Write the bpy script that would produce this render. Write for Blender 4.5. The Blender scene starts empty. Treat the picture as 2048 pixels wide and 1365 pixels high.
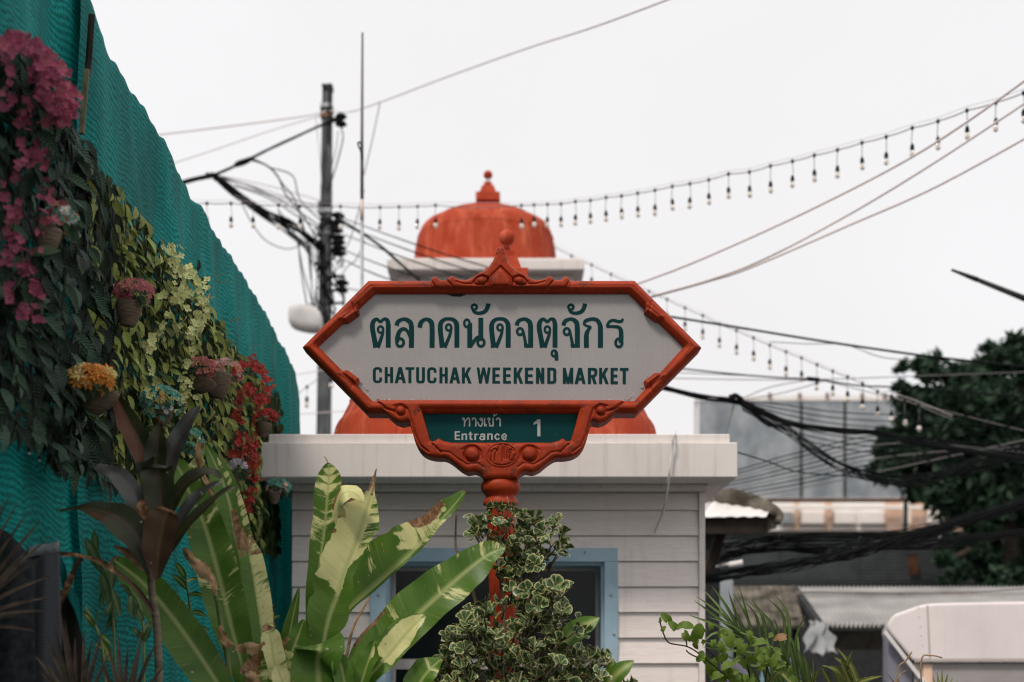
import bpy, math, random
import numpy as np
from mathutils import Vector, Matrix
random.seed(7); rng = np.random.default_rng(7)
SC = bpy.context.scene; COL = SC.collection
F = 50/36*2048; HZ = 1330.0; EYE = 1.6           # focal length in photo pixels, horizon row, eye height

# ------------------------------------------------------------------ camera, sky, sun, exposure
cd = bpy.data.cameras.new('camera'); cam = bpy.data.objects.new('camera', cd); COL.objects.link(cam)
cam.location = (0, 0, EYE); cam.rotation_euler = (math.radians(90), 0, 0)
cd.lens = 50; cd.sensor_width = 36; cd.shift_y = (HZ-682.5)/2048
cd.clip_start = .05; cd.clip_end = 2000
cd.dof.use_dof = True; cd.dof.focus_distance = 5.98; cd.dof.aperture_fstop = 2.1
SC.camera = cam
SUN_EL, SUN_AZ = math.radians(57), math.radians(212)     # high, behind the camera
w = bpy.data.worlds.new('World'); SC.world = w; w.use_nodes = True
nt = w.node_tree; nt.nodes.clear()
out = nt.nodes.new('ShaderNodeOutputWorld'); bg = nt.nodes.new('ShaderNodeBackground')
sky = nt.nodes.new('ShaderNodeTexSky'); sky.sky_type = 'NISHITA'; sky.sun_disc = False
sky.sun_elevation = SUN_EL; sky.sun_rotation = SUN_AZ; sky.dust_density = 4; sky.air_density = 1
mx = nt.nodes.new('ShaderNodeMix'); mx.data_type = 'RGBA'; mx.inputs[0].default_value = .97
mx.inputs[7].default_value = (5.75, 5.64, 5.70, 1)       # closed white overcast over the blue sky
tcw = nt.nodes.new('ShaderNodeTexCoord'); nzw = nt.nodes.new('ShaderNodeTexNoise'); nzw.inputs['Scale'].default_value = 2.2; nzw.inputs['Detail'].default_value = 4
rpw = nt.nodes.new('ShaderNodeValToRGB'); rpw.color_ramp.elements[0].position = .3; rpw.color_ramp.elements[1].position = .7
rpw.color_ramp.elements[0].color = (5.55, 5.42, 5.45, 1); rpw.color_ramp.elements[1].color = (5.95, 5.88, 5.95, 1)
nt.links.new(tcw.outputs['Generated'], nzw.inputs['Vector']); nt.links.new(nzw.outputs['Fac'], rpw.inputs[0]); nt.links.new(rpw.outputs[0], mx.inputs[7])
nt.links.new(sky.outputs[0], mx.inputs[6]); nt.links.new(mx.outputs[2], bg.inputs[0])
bg.inputs[1].default_value = .1; nt.links.new(bg.outputs[0], out.inputs[0])
sd = bpy.data.lights.new('sun', 'SUN'); so = bpy.data.objects.new('sun', sd); COL.objects.link(so)
sd.energy = 1.5; sd.angle = math.radians(11); sd.color = (1, .91, .81)
sv = Vector((math.sin(SUN_AZ)*math.cos(SUN_EL), math.cos(SUN_AZ)*math.cos(SUN_EL), math.sin(SUN_EL)))
so.rotation_euler = sv.to_track_quat('Z', 'Y').to_euler(); so.location = (0, -5, 20)
vs = SC.view_settings; vs.view_transform = 'Standard'; vs.look = 'None'; vs.exposure = 0.70; vs.gamma = 1
vs.use_curve_mapping = False
SC.cycles.use_denoising = True; SC.cycles.filter_width = 1.2
SC.cycles.max_bounces = 6; SC.cycles.diffuse_bounces = 3; SC.cycles.glossy_bounces = 2
SC.cycles.transmission_bounces = 3; SC.cycles.transparent_max_bounces = 6

# ------------------------------------------------------------------ helpers
def P(px, py, Y): return Vector(((px-1024)/F*Y, Y, EYE+(HZ-py)/F*Y))
def cr(pts, n=6, closed=False):
    """Catmull-Rom through points of any dimension"""
    p = [np.array(q, float) for q in pts]; N = len(p); o = []
    if N < 3 and not closed: 
        return [tuple(p[0]+(p[1]-p[0])*i/n) for i in range(n+1)]
    for i in range(N if closed else N-1):
        a = p[(i-1) % N] if closed else p[max(i-1, 0)]
        b = p[i]; c = p[(i+1) % N] if closed else p[i+1]
        d = p[(i+2) % N] if closed else p[min(i+2, N-1)]
        for k in range(n):
            t = k/n
            o.append(tuple(.5*((2*b)+(c-a)*t+(2*a-5*b+4*c-d)*t*t+(3*b-a-3*c+d)*t**3)))
    if not closed: o.append(tuple(p[-1]))
    return o
WPOS = {}
class MB:
    def __init__(s): s.v = []; s.f = []; s.uv = {}; s.at = {}; s.flat = set()
    def add(s, vs_, fs):
        b = len(s.v); s.v += [tuple(q) for q in vs_]; s.f += [tuple(b+i for i in q) for q in fs]; return b
    def box(s, c, size, M=None):
        hx, hy, hz = size[0]/2, size[1]/2, size[2]/2
        q = [Vector((x, y, z)) for x in (-hx, hx) for y in (-hy, hy) for z in (-hz, hz)]
        if M is not None: q = [M @ a for a in q]
        c = Vector(c)
        return s.add([a+c for a in q], [(0,1,3,2),(4,6,7,5),(0,4,5,1),(2,3,7,6),(0,2,6,4),(1,5,7,3)])
    def bar(s, a, b, wx, wy=None):
        a = Vector(a); b = Vector(b); d = b-a; wy = wy or wx
        M = d.to_track_quat('Z', 'Y').to_matrix()
        return s.box((a+b)/2, (wx, wy, d.length), M)
    def bbox(s, x0, y0, z0, x1, y1, z1): return s.box(((x0+x1)/2, (y0+y1)/2, (z0+z1)/2), (x1-x0, y1-y0, z1-z0))
    def pbox(s, x0, y0, x1, y1, Y, dep):
        a = P(x0, y1, Y); b = P(x1, y0, Y); s.bbox(a.x, Y, a.z, b.x, Y+dep, b.z)
    def tube(s, pts, r, n=6, cap=True):
        pts = [Vector(q) for q in pts]; m = len(pts)
        rr = r if hasattr(r, '__len__') else [r]*m
        ring = []; up = Vector((.13, .31, .94))
        for i, q in enumerate(pts):
            t = (pts[min(i+1, m-1)]-pts[max(i-1, 0)]).normalized()
            x = t.cross(up)
            if x.length < 1e-3: x = t.cross(Vector((1, 0, 0)))
            x.normalize(); y = x.cross(t)
            ring += [q+(x*math.cos(2*math.pi*k/n)+y*math.sin(2*math.pi*k/n))*rr[i] for k in range(n)]
        fs = [(i*n+k, i*n+(k+1) % n, (i+1)*n+(k+1) % n, (i+1)*n+k) for i in range(m-1) for k in range(n)]
        if cap: fs += [tuple(range(n-1, -1, -1)), tuple((m-1)*n+k for k in range(n))]
        s.add(ring, fs)
    def lathe(s, prof, c, n=24, M=None, cap=True, rot=0):
        c = Vector(c); vs_ = []
        for (r, z) in prof:
            for k in range(n):
                a = 2*math.pi*k/n+rot; q = Vector((r*math.cos(a), r*math.sin(a), z))
                vs_.append((M @ q if M is not None else q)+c)
        m = len(prof)
        fs = [(i*n+k, i*n+(k+1) % n, (i+1)*n+(k+1) % n, (i+1)*n+k) for i in range(m-1) for k in range(n)]
        if cap: fs += [tuple(range(n-1, -1, -1)), tuple((m-1)*n+k for k in range(n))]
        s.add(vs_, fs)
    def ball(s, c, r, n=16, sc=(1, 1, 1)):
        c = Vector(c); m = n//2; vs_ = [c+Vector((0, 0, -r*sc[2]))]
        for i in range(1, m):
            a = -math.pi/2+math.pi*i/m
            vs_ += [c+Vector((r*sc[0]*math.cos(a)*math.cos(2*math.pi*k/n), r*sc[1]*math.cos(a)*math.sin(2*math.pi*k/n), r*sc[2]*math.sin(a))) for k in range(n)]
        vs_.append(c+Vector((0, 0, r*sc[2])))
        fs = [(0, 1+(k+1) % n, 1+k) for k in range(n)]
        fs += [(1+i*n+k, 1+i*n+(k+1) % n, 1+(i+1)*n+(k+1) % n, 1+(i+1)*n+k) for i in range(m-2) for k in range(n)]
        t = len(vs_)-1; fs += [(1+(m-2)*n+k, 1+(m-2)*n+(k+1) % n, t) for k in range(n)]
        s.add(vs_, fs)
    def mesh(s, name, off=(0, 0, 0), smooth=False):
        me = bpy.data.meshes.new(name)
        o = Vector(off)
        me.from_pydata([(a[0]-o.x, a[1]-o.y, a[2]-o.z) for a in s.v], [], s.f)
        if s.uv:
            u = me.uv_layers.new(name='UVMap'); li = np.empty(len(me.loops), np.int32)
            me.loops.foreach_get('vertex_index', li)
            a = np.zeros((len(s.v), 2), np.float32)
            for k, q in s.uv.items(): a[k] = q
            u.data.foreach_set('uv', a[li].ravel())
        for nm, d in s.at.items():
            at = me.attributes.new(nm, 'FLOAT', 'POINT'); a = np.zeros(len(s.v), np.float32)
            for k, q in d.items(): a[k] = q
            at.data.foreach_set('value', a)
        if smooth: me.polygons.foreach_set('use_smooth', [not (i in s.flat) for i in range(len(me.polygons))])
        me.update(); return me
def link(o, parent=None):
    COL.objects.link(o)
    if parent is not None: o.parent = parent
    return o
def tag(o, label=None, cat=None, group=None, kind=None):
    if label: o['label'] = label
    if cat: o['category'] = cat
    if group: o['group'] = group
    if kind: o['kind'] = kind
    return o
def thing(name, label, cat, loc, group=None):
    o = bpy.data.objects.new(name, None); o.location = loc; o.empty_display_size = .1; link(o)
    WPOS[o.name] = Vector(loc); return tag(o, label, cat, group)
def part(name, mb, mat, parent=None, smooth=False, loc=None, bevel=0, label=None, kind=None):
    """one mesh object; vertices are given in world space"""
    off = WPOS[parent.name] if parent is not None else Vector(loc if loc is not None else (0, 0, 0))
    me = mb.mesh(name, off, smooth); me.materials.append(mat)
    o = bpy.data.objects.new(name, me); link(o, parent)
    if parent is None: o.location = off
    WPOS[o.name] = off
    if bevel:
        m = o.modifiers.new('bevel', 'BEVEL'); m.width = bevel; m.segments = 2; m.limit_method = 'ANGLE'
    if label: o['label'] = label
    if kind: o['kind'] = kind
    return o
def inst(name, me, parent, M):
    """an object sharing mesh data, placed by a world matrix under its thing"""
    o = bpy.data.objects.new(name, me); link(o, parent)
    o.matrix_local = Matrix.Translation(-WPOS[parent.name]) @ M; WPOS[o.name] = WPOS[parent.name]; return o
def fr(pos, axis, nrm, s=1.0):
    y = Vector(axis).normalized(); n = Vector(nrm); x = y.cross(n)
    if x.length < 1e-4: x = y.cross(Vector((.3, .5, .8)))
    x.normalize(); z = x.cross(y)
    return Matrix.Translation(pos) @ Matrix(((x.x, y.x, z.x), (x.y, y.y, z.y), (x.z, y.z, z.z))).to_4x4() @ Matrix.Scale(s, 4)
def rv(): return Vector((random.uniform(-1, 1), random.uniform(-1, 1), random.uniform(-1, 1)))

# ------------------------------------------------------------------ materials
class G:
    def __init__(s, name):
        s.m = bpy.data.materials.new(name); s.m.use_nodes = True; s.t = s.m.node_tree
        s.b = s.t.nodes['Principled BSDF']; s.o = s.t.nodes['Material Output']
    def n(s, t, **k):
        x = s.t.nodes.new(t)
        for a, b in k.items():
            if a.startswith('i_'): x.inputs[int(a[2:])].default_value = b
            else: setattr(x, a, b)
        return x
    def l(s, a, b): s.t.links.new(a, b)
    def coord(s, kind='Object', stretch=(1, 1, 1)):
        c = s.n('ShaderNodeTexCoord'); mp = s.n('ShaderNodeMapping'); mp.inputs['Scale'].default_value = stretch
        s.l(c.outputs[kind], mp.inputs[0]); return mp.outputs[0]
    def noise(s, vec, scale, detail=4, rough=.55, dist=0):
        x = s.n('ShaderNodeTexNoise'); x.inputs['Scale'].default_value = scale; x.inputs['Detail'].default_value = detail
        x.inputs['Roughness'].default_value = rough; x.inputs['Distortion'].default_value = dist
        s.l(vec, x.inputs['Vector']); return x.outputs['Fac']
    def ramp(s, fac, stops, const=False):
        x = s.n('ShaderNodeValToRGB'); e = x.color_ramp.elements
        while len(e) < len(stops): e.new(.5)
        for i, (p, c) in enumerate(stops):
            e[i].position = p; e[i].color = (*c, 1) if hasattr(c, '__len__') else (c, c, c, 1)
        if fac is not None: s.l(fac, x.inputs[0])
        return x.outputs[0]
    def mix(s, fac, a, b, blend='MIX'):
        x = s.n('ShaderNodeMix'); x.data_type = 'RGBA'; x.blend_type = blend
        for v, i in ((fac, 0), (a, 6), (b, 7)):
            if hasattr(v, 'links'): s.l(v, x.inputs[i])
            else: x.inputs[i].default_value = v if i == 0 else (*v, 1)
        return x.outputs[2]
    def math(s, op, a, b=0.0):
        x = s.n('ShaderNodeMath'); x.operation = op
        for v, i in ((a, 0), (b, 1)):
            if hasattr(v, 'links'): s.l(v, x.inputs[i])
            else: x.inputs[i].default_value = v
        return x.outputs[0]
    def attr(s, name):
        x = s.n('ShaderNodeAttribute'); x.attribute_name = name; return x.outputs['Fac']
    def bump(s, h, strength=.3, dist=.01):
        x = s.n('ShaderNodeBump'); x.inputs['Strength'].default_value = strength; x.inputs['Distance'].default_value = dist
        s.l(h, x.inputs['Height']); s.l(x.outputs[0], s.b.inputs['Normal'])
    def col(s, c): s.l(c, s.b.inputs['Base Color']) if hasattr(c, 'links') else setattr(s.b.inputs['Base Color'], 'default_value', (*c, 1))
    def set(s, rough=.6, spec=.3, metal=0):
        s.b.inputs['Roughness'].default_value = rough; s.b.inputs['Specular IOR Level'].default_value = spec
        s.b.inputs['Metallic'].default_value = metal; return s
    def translucent(s, color, amt):
        t = s.n('ShaderNodeBsdfTranslucent'); m = s.n('ShaderNodeMixShader'); m.inputs[0].default_value = amt
        if hasattr(color, 'links'): s.l(color, t.inputs[0])
        else: t.inputs[0].default_value = (*color, 1)
        s.l(s.b.outputs[0], m.inputs[1]); s.l(t.outputs[0], m.inputs[2]); s.l(m.outputs[0], s.o.inputs[0])
    def rand(s, c, amt=.35, hue=.02):
        oi = s.n('ShaderNodeObjectInfo'); h = s.n('ShaderNodeHueSaturation')
        mr = s.n('ShaderNodeMapRange'); mr.inputs[3].default_value = 1-amt; mr.inputs[4].default_value = 1+amt
        s.l(oi.outputs['Random'], mr.inputs[0]); s.l(mr.outputs[0], h.inputs['Value'])
        if hue:
            m2 = s.n('ShaderNodeMapRange'); m2.inputs[3].default_value = .5+hue; m2.inputs[4].default_value = .5-hue
            x = s.math('FRACT', s.math('MULTIPLY', oi.outputs['Random'], 7.3)); s.l(x, m2.inputs[0]); s.l(m2.outputs[0], h.inputs['Hue'])
        if hasattr(c, 'links'): s.l(c, h.inputs['Color'])
        else: h.inputs['Color'].default_value = (*c, 1)
        return h.outputs[0]
def mk(name, c1, c2=None, scale=6, rough=.6, spec=.3, metal=0, bump=0, bscale=60, stretch=(1, 1, 1), lo=.35, hi=.65, rand=0, trans=0, bd=.004):
    g = G(name); v = g.coord('Object', stretch)
    c = g.ramp(g.noise(v, scale, 6), [(lo, c1), (hi, c2)]) if c2 else None
    if rand: c = g.rand(c if c is not None else c1, rand)
    g.col(c if c is not None else c1); g.set(rough, spec, metal)
    if bump: g.bump(g.noise(v, bscale, 5), bump, bd)
    if trans: g.translucent(c if c is not None else c1, trans)
    return g.m

def m_paint_red(name='sign_red', a=(.36, .040, .010), b=(.26, .029, .009), scuff=(.46, .10, .045)):
    g = G(name); v = g.coord('Object')
    c = g.ramp(g.noise(v, 9, 6), [(.35, b), (.62, a)])
    n2 = g.noise(v, 38, 7, .65)
    c = g.mix(g.ramp(n2, [(.58, 0.), (.70, .7)]), c, scuff)
    n3 = g.noise(v, 17, 4, .6)
    c = g.mix(g.ramp(n3, [(.33, .8), (.43, 0.)]), c, (.11, .026, .015))
    g.col(c); g.set(.5, .16); g.bump(g.noise(v, 130, 5), .22, .003); return g.m
RED = m_paint_red()
def m_dome():
    g = G('dome_red'); v = g.coord('Object')
    c = g.ramp(g.noise(v, 3, 7, .65), [(.3, (.31, .036, .013)), (.62, (.43, .068, .033))])
    c = g.mix(g.ramp(g.noise(g.coord('Object', (3, 3, .7)), 2.3, 6, .7), [(.50, 0.), (.66, .75)]), c, (.56, .145, .075))
    c = g.mix(g.ramp(g.noise(v, 6, 7, .7), [(.66, 0.), (.72, .55)]), c, (.62, .4, .35))
    c = g.mix(g.ramp(g.noise(g.coord('Object', (6, 6, .35)), 2, 5), [(.3, .35), (.45, 0.)]), c, (.26, .045, .028))
    g.col(c); g.set(.7, .08); g.bump(g.noise(v, 25, 5), .2, .01); return g.m
DOME = m_dome()
def m_white(name, a=(.75, .695, .665), dirt=(.38, .345, .32), streak=1.0):
    g = G(name); v = g.coord('Object')
    c = g.ramp(g.noise(v, 1.6, 7, .6), [(.3, tuple(x*.88 for x in a)), (.6, a)])
    s = g.noise(g.coord('Object', (9, 9, .5)), 2.2, 6, .65)
    c = g.mix(g.ramp(s, [(.52, 0.), (.78, .5*streak)]), c, dirt)
    c = g.mix(g.ramp(g.noise(v, 22, 6, .7), [(.70, 0.), (.76, .5)]), c, tuple(x*.6 for x in dirt))
    g.col(c); g.set(.75, .2); g.bump(g.noise(v, 50, 6), .18, .004); return g.m
CONC = m_white('painted_concrete')
def m_board():
    g = G('board_paint'); v = g.coord('Object', (1.2, 1, 16))
    gr = g.noise(v, 5, 6, .6, 1.2)
    c = g.ramp(gr, [(.3, (.74, .665, .63)), (.62, (.84, .765, .73))])
    c = g.mix(g.ramp(g.noise(g.coord('Object', (5, 5, .5)), 2.5, 5), [(.58, 0.), (.80, .25)]), c, (.40, .37, .34))
    c = g.rand(c, .05, 0)
    g.col(c); g.set(.6, .25); g.bump(gr, .45, .004); return g.m
BOARD = m_board()
BLUE = mk('blue_trim', (.29, .43, .53), (.37, .51, .61), 5, .5, .3, bump=.15)
DARKGLASS = mk('dark_glass', (.006, .010, .012), None, rough=.12, spec=.2)
BLACK = mk('black_rubber', (.007, .008, .009), (.02, .021, .022), 30, .6, .1)
CABLE = mk('cable_black', (.008, .009, .010), None, rough=.7, spec=.06)
CABLE2 = mk('cable_grey', (.16, .15, .15), None, rough=.55)
CABLE3 = mk('cable_pale', (.66, .61, .60), None, rough=.6)
STEEL = mk('galvanised', (.32, .33, .34), (.45, .46, .47), 12, .45, .5, .6)
RUST = mk('rusty_steel', (.16, .07, .035), (.3, .17, .1), 8, .8, .2, bump=.2)
DARKSTEEL = mk('dark_steel', (.018, .021, .021), (.045, .048, .048), 14, .65, .1)
WHITEPAINT = mk('white_paint', (.66, .64, .62), (.75, .73, .71), 4, .45, .35)
POLE = mk('pole_concrete', (.06, .065, .07), (.17, .175, .18), 3, .85, .15, stretch=(6, 6, .6), bump=.2)
def m_bulb():
    g = G('bulb_glass'); g.col((.86, .78, .68)); g.set(.08, .5); g.b.inputs['Transmission Weight'].default_value = .55; return g.m
BULB = m_bulb()
SOIL = mk('soil', (.035, .025, .018), (.08, .06, .045), 12, .95, .1, bump=.6, bscale=30, bd=.03)
PAVE = mk('asphalt', (.045, .045, .046), (.075, .074, .073), 2, .9, .2, bump=.3, bscale=200)

# ================================================================== setting
mb = MB(); mb.add([(-400, -200, 0), (400, -200, 0), (400, 900, 0), (-400, 900, 0)], [(0, 1, 2, 3)])
tag(part('ground', mb, PAVE), kind='structure')
mb = MB(); mb.bbox(-1.75, 2.2, -.02, 3.2, 7.4, .17)
tag(part('planting_bed', mb, SOIL), kind='structure')
mb = MB(); mb.bbox(-1.75, 2.05, -.02, 3.35, 2.196, .22); mb.bbox(3.204, 2.2, -.02, 3.35, 7.4, .22); mb.bbox(-1.75, 7.404, -.02, 3.35, 7.55, .22)
tag(part('kerb', mb, CONC, bevel=.01), kind='structure')

# ------------------------------------------------------------------ kiosks with red domes
def frustum(mb, c, r0, z0, r1, z1):      # square frustum turned to the camera
    c = Vector(c); s = math.sqrt(2)
    mb.lathe([(r0*s, z0), (r1*s, z1)], (c.x, c.y, 0), 4, rot=math.pi/4)
def finial(parent, cx, cy, z0, u, neckmat=RED, name='finial'):
    """u = unit (m); stacked square blocks with a ball"""
    mb = MB()
    frustum(mb, (cx, cy, 0), 2.45*u, z0-.5*u, 2.45*u, z0+1.1*u)
    frustum(mb, (cx, cy, 0), 1.75*u, z0+1.1*u, 1.2*u, z0+2.8*u)
    frustum(mb, (cx, cy, 0), .82*u, z0+2.8*u, .82*u, z0+3.6*u)
    f = part(name, mb, DOME, parent, bevel=.004)
    mb = MB(); mb.lathe([(.45*u, z0+3.6*u), (.38*u, z0+4.1*u), (.5*u, z0+4.6*u)], (cx, cy, 0), 16)
    part('neck', mb, neckmat, f, True)
    mb = MB(); mb.ball((cx, cy, z0+5.25*u), .92*u, 28); part('ball', mb, DOME, f, True)
def dome(parent, cx, cy, z0, prof, seams):
    mb = MB(); p = cr(prof, 5); mb.lathe([(max(r, .001), z0+z) for r, z in p], (cx, cy, 0), 72, cap=False)
    d = part('dome', mb, DOME, parent, True)
    mb = MB()
    for zz in seams:                       # raised panel seams round the dome
        q = [r for r, z in sorted(p, key=lambda a: abs(a[1]-zz))[:1]][0]
        mb.lathe([(q+.001, z0+zz-.010), (q+.006, z0+zz), (q-.001, z0+zz+.010)], (cx, cy, 0), 72, cap=False)
    for k in range(14):
        a = 2*math.pi*k/14+.1
        mb.tube([(cx+(r+.001)*math.cos(a), cy+(r+.001)*math.sin(a), z0+z) for r, z in p[:-8:2]], .004, 4)
    part('seam', mb, DOME, d, True)
def cornice(parent, x0, x1, y0, y1, zb, zf, zc, drop):
    mb = MB(); mb.bbox(x0, y0, zb, x1, y1, zf); part('fascia', mb, CONC, parent, bevel=.006)
    mb = MB(); mb.bbox(x0+.045, y0+.03, zf+.001, x1-.04, y1-.03, zc); part('coping', mb, CONC, parent, bevel=.006)
    mb = MB(); mb.bbox(x0+.13, y0+.30, zb-drop, x1-.13, y1-.085, zb-.001); part('moulding', mb, CONC, parent, bevel=.006)

YW = 8.85
kx0, kx1 = P(585, 0, YW).x, P(1405, 0, YW).x
WT = P(0, 955, 8.4).z-.036
kiosk = thing('kiosk', 'small pale clapboard kiosk with blue window and red dome behind the sign', 'kiosk', ((kx0+kx1)/2, YW+1.3, 0))
mb = MB(); yb = 11.2; wx0, wx1 = P(773, 0, YW).x, P(1208, 0, YW).x; wz1, wz0 = P(0, 1125, YW).z, P(0, 1415, YW).z
t = .10
mb.bbox(kx0, YW, 0, kx0+t, yb, WT); mb.bbox(kx1-t, YW, 0, kx1, yb, WT); mb.bbox(kx0+t, yb-t, 0, kx1-t, yb, WT)
mb.bbox(kx0+t, YW, 0, wx0, YW+t, WT); mb.bbox(wx1, YW, 0, kx1-t, YW+t, WT); mb.bbox(wx0, YW, wz1, wx1, YW+t, WT); mb.bbox(wx0, YW, 0, wx1, YW+t, wz0)
part('wall', mb, CONC, kiosk)
cornice(kiosk, P(520, 0, 8.4).x, P(1475, 0, 8.4).x, 8.4, 11.4, P(0, 955, 8.4).z, P(0, 885, 8.4).z, P(0, 868, 8.42).z, .035)
fx0, fx1 = P(741, 0, YW).x, P(1235, 0, YW).x; fz1 = P(0, 1097, YW).z; fz0 = wz0-.09
def board(x0, x1, zb, zt):
    mb = MB(); a, b = YW-.026, YW-.008; lo, hi = zb+.004, zt-.003
    mb.add([(x0, a, lo), (x1, a, lo), (x1, b, hi), (x0, b, hi), (x0, YW, lo), (x1, YW, lo), (x1, YW, hi), (x0, YW, hi)],
           [(0, 1, 2, 3), (4, 7, 6, 5), (0, 4, 5, 1), (3, 2, 6, 7), (0, 3, 7, 4), (1, 5, 6, 2)])
    part('board', mb, BOARD, kiosk)
bx0, bx1 = kx0, P(1396, 0, YW).x
zz = P(0, 1022, YW).z; st = 51*YW/F
board(bx0, bx1, zz, WT-.002)
while zz > .05:
    zt, zb = zz, max(zz-st, .02); zz -= st
    if zb > wz1-.01 or zt < wz0+.01: board(bx0, bx1, zb, zt)
    else: board(bx0, fx0-.002, zb, zt); board(fx1+.002, bx1, zb, zt)
mb = MB(); mb.bbox(bx1+.002, YW-.034, .02, kx1+.012, YW+.10, WT-.002); part('corner_trim', mb, BOARD, kiosk, bevel=.003)
mb = MB(); ft = YW-.04
mb.bbox(fx0, ft, wz1, fx1, YW-.001, fz1); mb.bbox(fx0, ft, fz0, fx1, YW-.001, wz0)
mb.bbox(fx0, ft, wz0, wx0, YW-.001, wz1); mb.bbox(wx1, ft, wz0, fx1, YW-.001, wz1)
wf = part('window_frame', mb, BLUE, kiosk, bevel=.004)
mb = MB(); rd = YW+.24
mb.bbox(wx0-.001, YW+.001, wz0, wx0+.018, rd, wz1); mb.bbox(wx1-.018, YW+.001, wz0, wx1+.001, rd, wz1)
mb.bbox(wx0+.018, YW+.001, wz1-.018, wx1-.018, rd, wz1+.001); mb.bbox(wx0+.018, YW+.001, wz0-.001, wx1-.018, rd, wz0+.018)
part('reveal', mb, BLUE, wf)
SASH = mk('sash_paint', (.40, .36, .33), (.46, .42, .39), 6, .6)
mb = MB(); ya, yb2 = rd-.05, rd-.02; e = .022; zm = P(0, 1328, rd).z
for q in ((wx0+.02, wz0+.02, wx0+.02+e, wz1-.02), (wx1-.02-e, wz0+.02, wx1-.02, wz1-.02), (wx0+.02+e, wz1-.02-e, wx1-.02-e, wz1-.02), (wx0+.02+e, wz0+.02, wx1-.02-e, wz0+.02+e), (wx0+.02+e, zm-.035, wx1-.02-e, zm+.03)):
    mb.bbox(q[0], ya, q[1], q[2], yb2, q[3])
part('sash', mb, SASH, wf)
for (a, b) in ((wz0+.02+e, zm-.036), (zm+.031, wz1-.02-e)):
    mb = MB(); mb.bbox(wx0+.02+e, rd-.04, a, wx1-.02-e, rd-.034, b); part('pane', mb, DARKGLASS, wf)
for (px, py) in ((1170, 1105), (1222, 1190), (1228, 1268), (757, 1190)):
    mb = MB(); c = P(px, py, ft); mb.lathe([(.008, 0), (.008, .005), (.004, .010)], c, 10, Matrix.Rotation(math.pi/2, 3, 'X'))
    part('screw', mb, STEEL, wf)
hx, hy = P(991, 0, 9.9).x, 9.9; zc = P(0, 868, 8.42).z
def pprof(l, Y, z0):      # profile from outline points; the crown is seen from below, over its near edge
    r0 = l[0][0]; o = []
    for r, y in l:
        k = min(1, max(0, (r0-r)/(r0*.28))); rr = max(r, .55*r0)/F*Y*.97*k
        o.append((r/F*Y, P(0, y, Y-rr).z-z0))
    return o
dome(kiosk, hx, hy, zc-.01, [(331/F*hy, 0)]+pprof([(319, 868), (306, 838), (294, 807), (281, 775), (264, 735), (240, 690), (205, 648), (150, 612), (75, 594), (0, 592)], hy, zc-.01), (.45, .75, 1.05))
finial(kiosk, P(1013.5, 0, hy).x, hy, P(0, 566, hy).z, 17.2/F*hy)
# the taller building behind with the same roof
TY = 18.8; tx0, tx1 = P(774, 0, TY).x, P(1169, 0, TY).x; tcx = (tx0+tx1)/2; ty = TY+1.35
tower = thing('tower_building', 'tall white building with a faded red dome and ball finial further back', 'building', (tcx, ty, 0))
tz = P(0, 515, TY).z
cornice(tower, tx0, tx1, TY, TY+2.7, tz-.16, tz-.03, tz, .0+.11)
mb = MB(); mb.bbox(tx0+.2, TY+.2, 0, tx1-.2, TY+2.5, tz-.28); part('wall', mb, CONC, tower)
for zz in (1.2, 3.4):
    for k in range(2):
        mb = MB(); a = tx0+.45+k*1.0; mb.bbox(a, TY+.16, zz, a+.7, TY+.199, zz+1.1); wn = part('window', mb, WHITEPAINT, tower)
        mb = MB(); mb.bbox(a+.06, TY+.15, zz+.06, a+.64, TY+.159, zz+1.04); part('pane', mb, DARKGLASS, wn)
u = ty/F
dome(tower, P(971, 0, ty).x, ty, tz-.01, [(145*u, 0)]+pprof([(141, 515), (138, 490), (133, 465), (125, 442), (113, 424), (98, 412), (78, 406), (40, 404), (0, 403.5)], ty, tz-.01), (P(0, 478, ty).z-tz, P(0, 436, ty).z-tz))
finial(tower, P(976, 0, ty).x, ty, P(0, 402, ty).z, 9.8*u, WHITEPAINT)

# ------------------------------------------------------------------ the sign
SY = 6.0
def S(px, py, out=0.0): return P(px, py, SY)+Vector((0, -out, 0))
pxm = SY/F
def sdf(X, Y, poly):
    d = np.full(X.shape, 1e9); ins = np.zeros(X.shape, bool); n = len(poly)
    for i in range(n):
        x0, y0 = poly[i]; x1, y1 = poly[(i+1) % n]; dx, dy = x1-x0, y1-y0
        L = dx*dx+dy*dy+1e-12; t_ = np.clip(((X-x0)*dx+(Y-y0)*dy)/L, 0, 1)
        d = np.minimum(d, (X-x0-t_*dx)**2+(Y-y0-t_*dy)**2)
        if dy != 0:
            c = ((y0 > Y) != (y1 > Y)) & (X < dx*(Y-y0)/dy+x0); ins ^= c
    d = np.sqrt(d); return np.where(ins, d, -d)
def dline(X, Y, pts):
    d = np.full(X.shape, 1e9)
    for (x0, y0), (x1, y1) in zip(pts[:-1], pts[1:]):
        dx, dy = x1-x0, y1-y0; L = dx*dx+dy*dy+1e-12; t_ = np.clip(((X-x0)*dx+(Y-y0)*dy)/L, 0, 1)
        d = np.minimum(d, (X-x0-t_*dx)**2+(Y-y0-t_*dy)**2)
    return np.sqrt(d)
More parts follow.
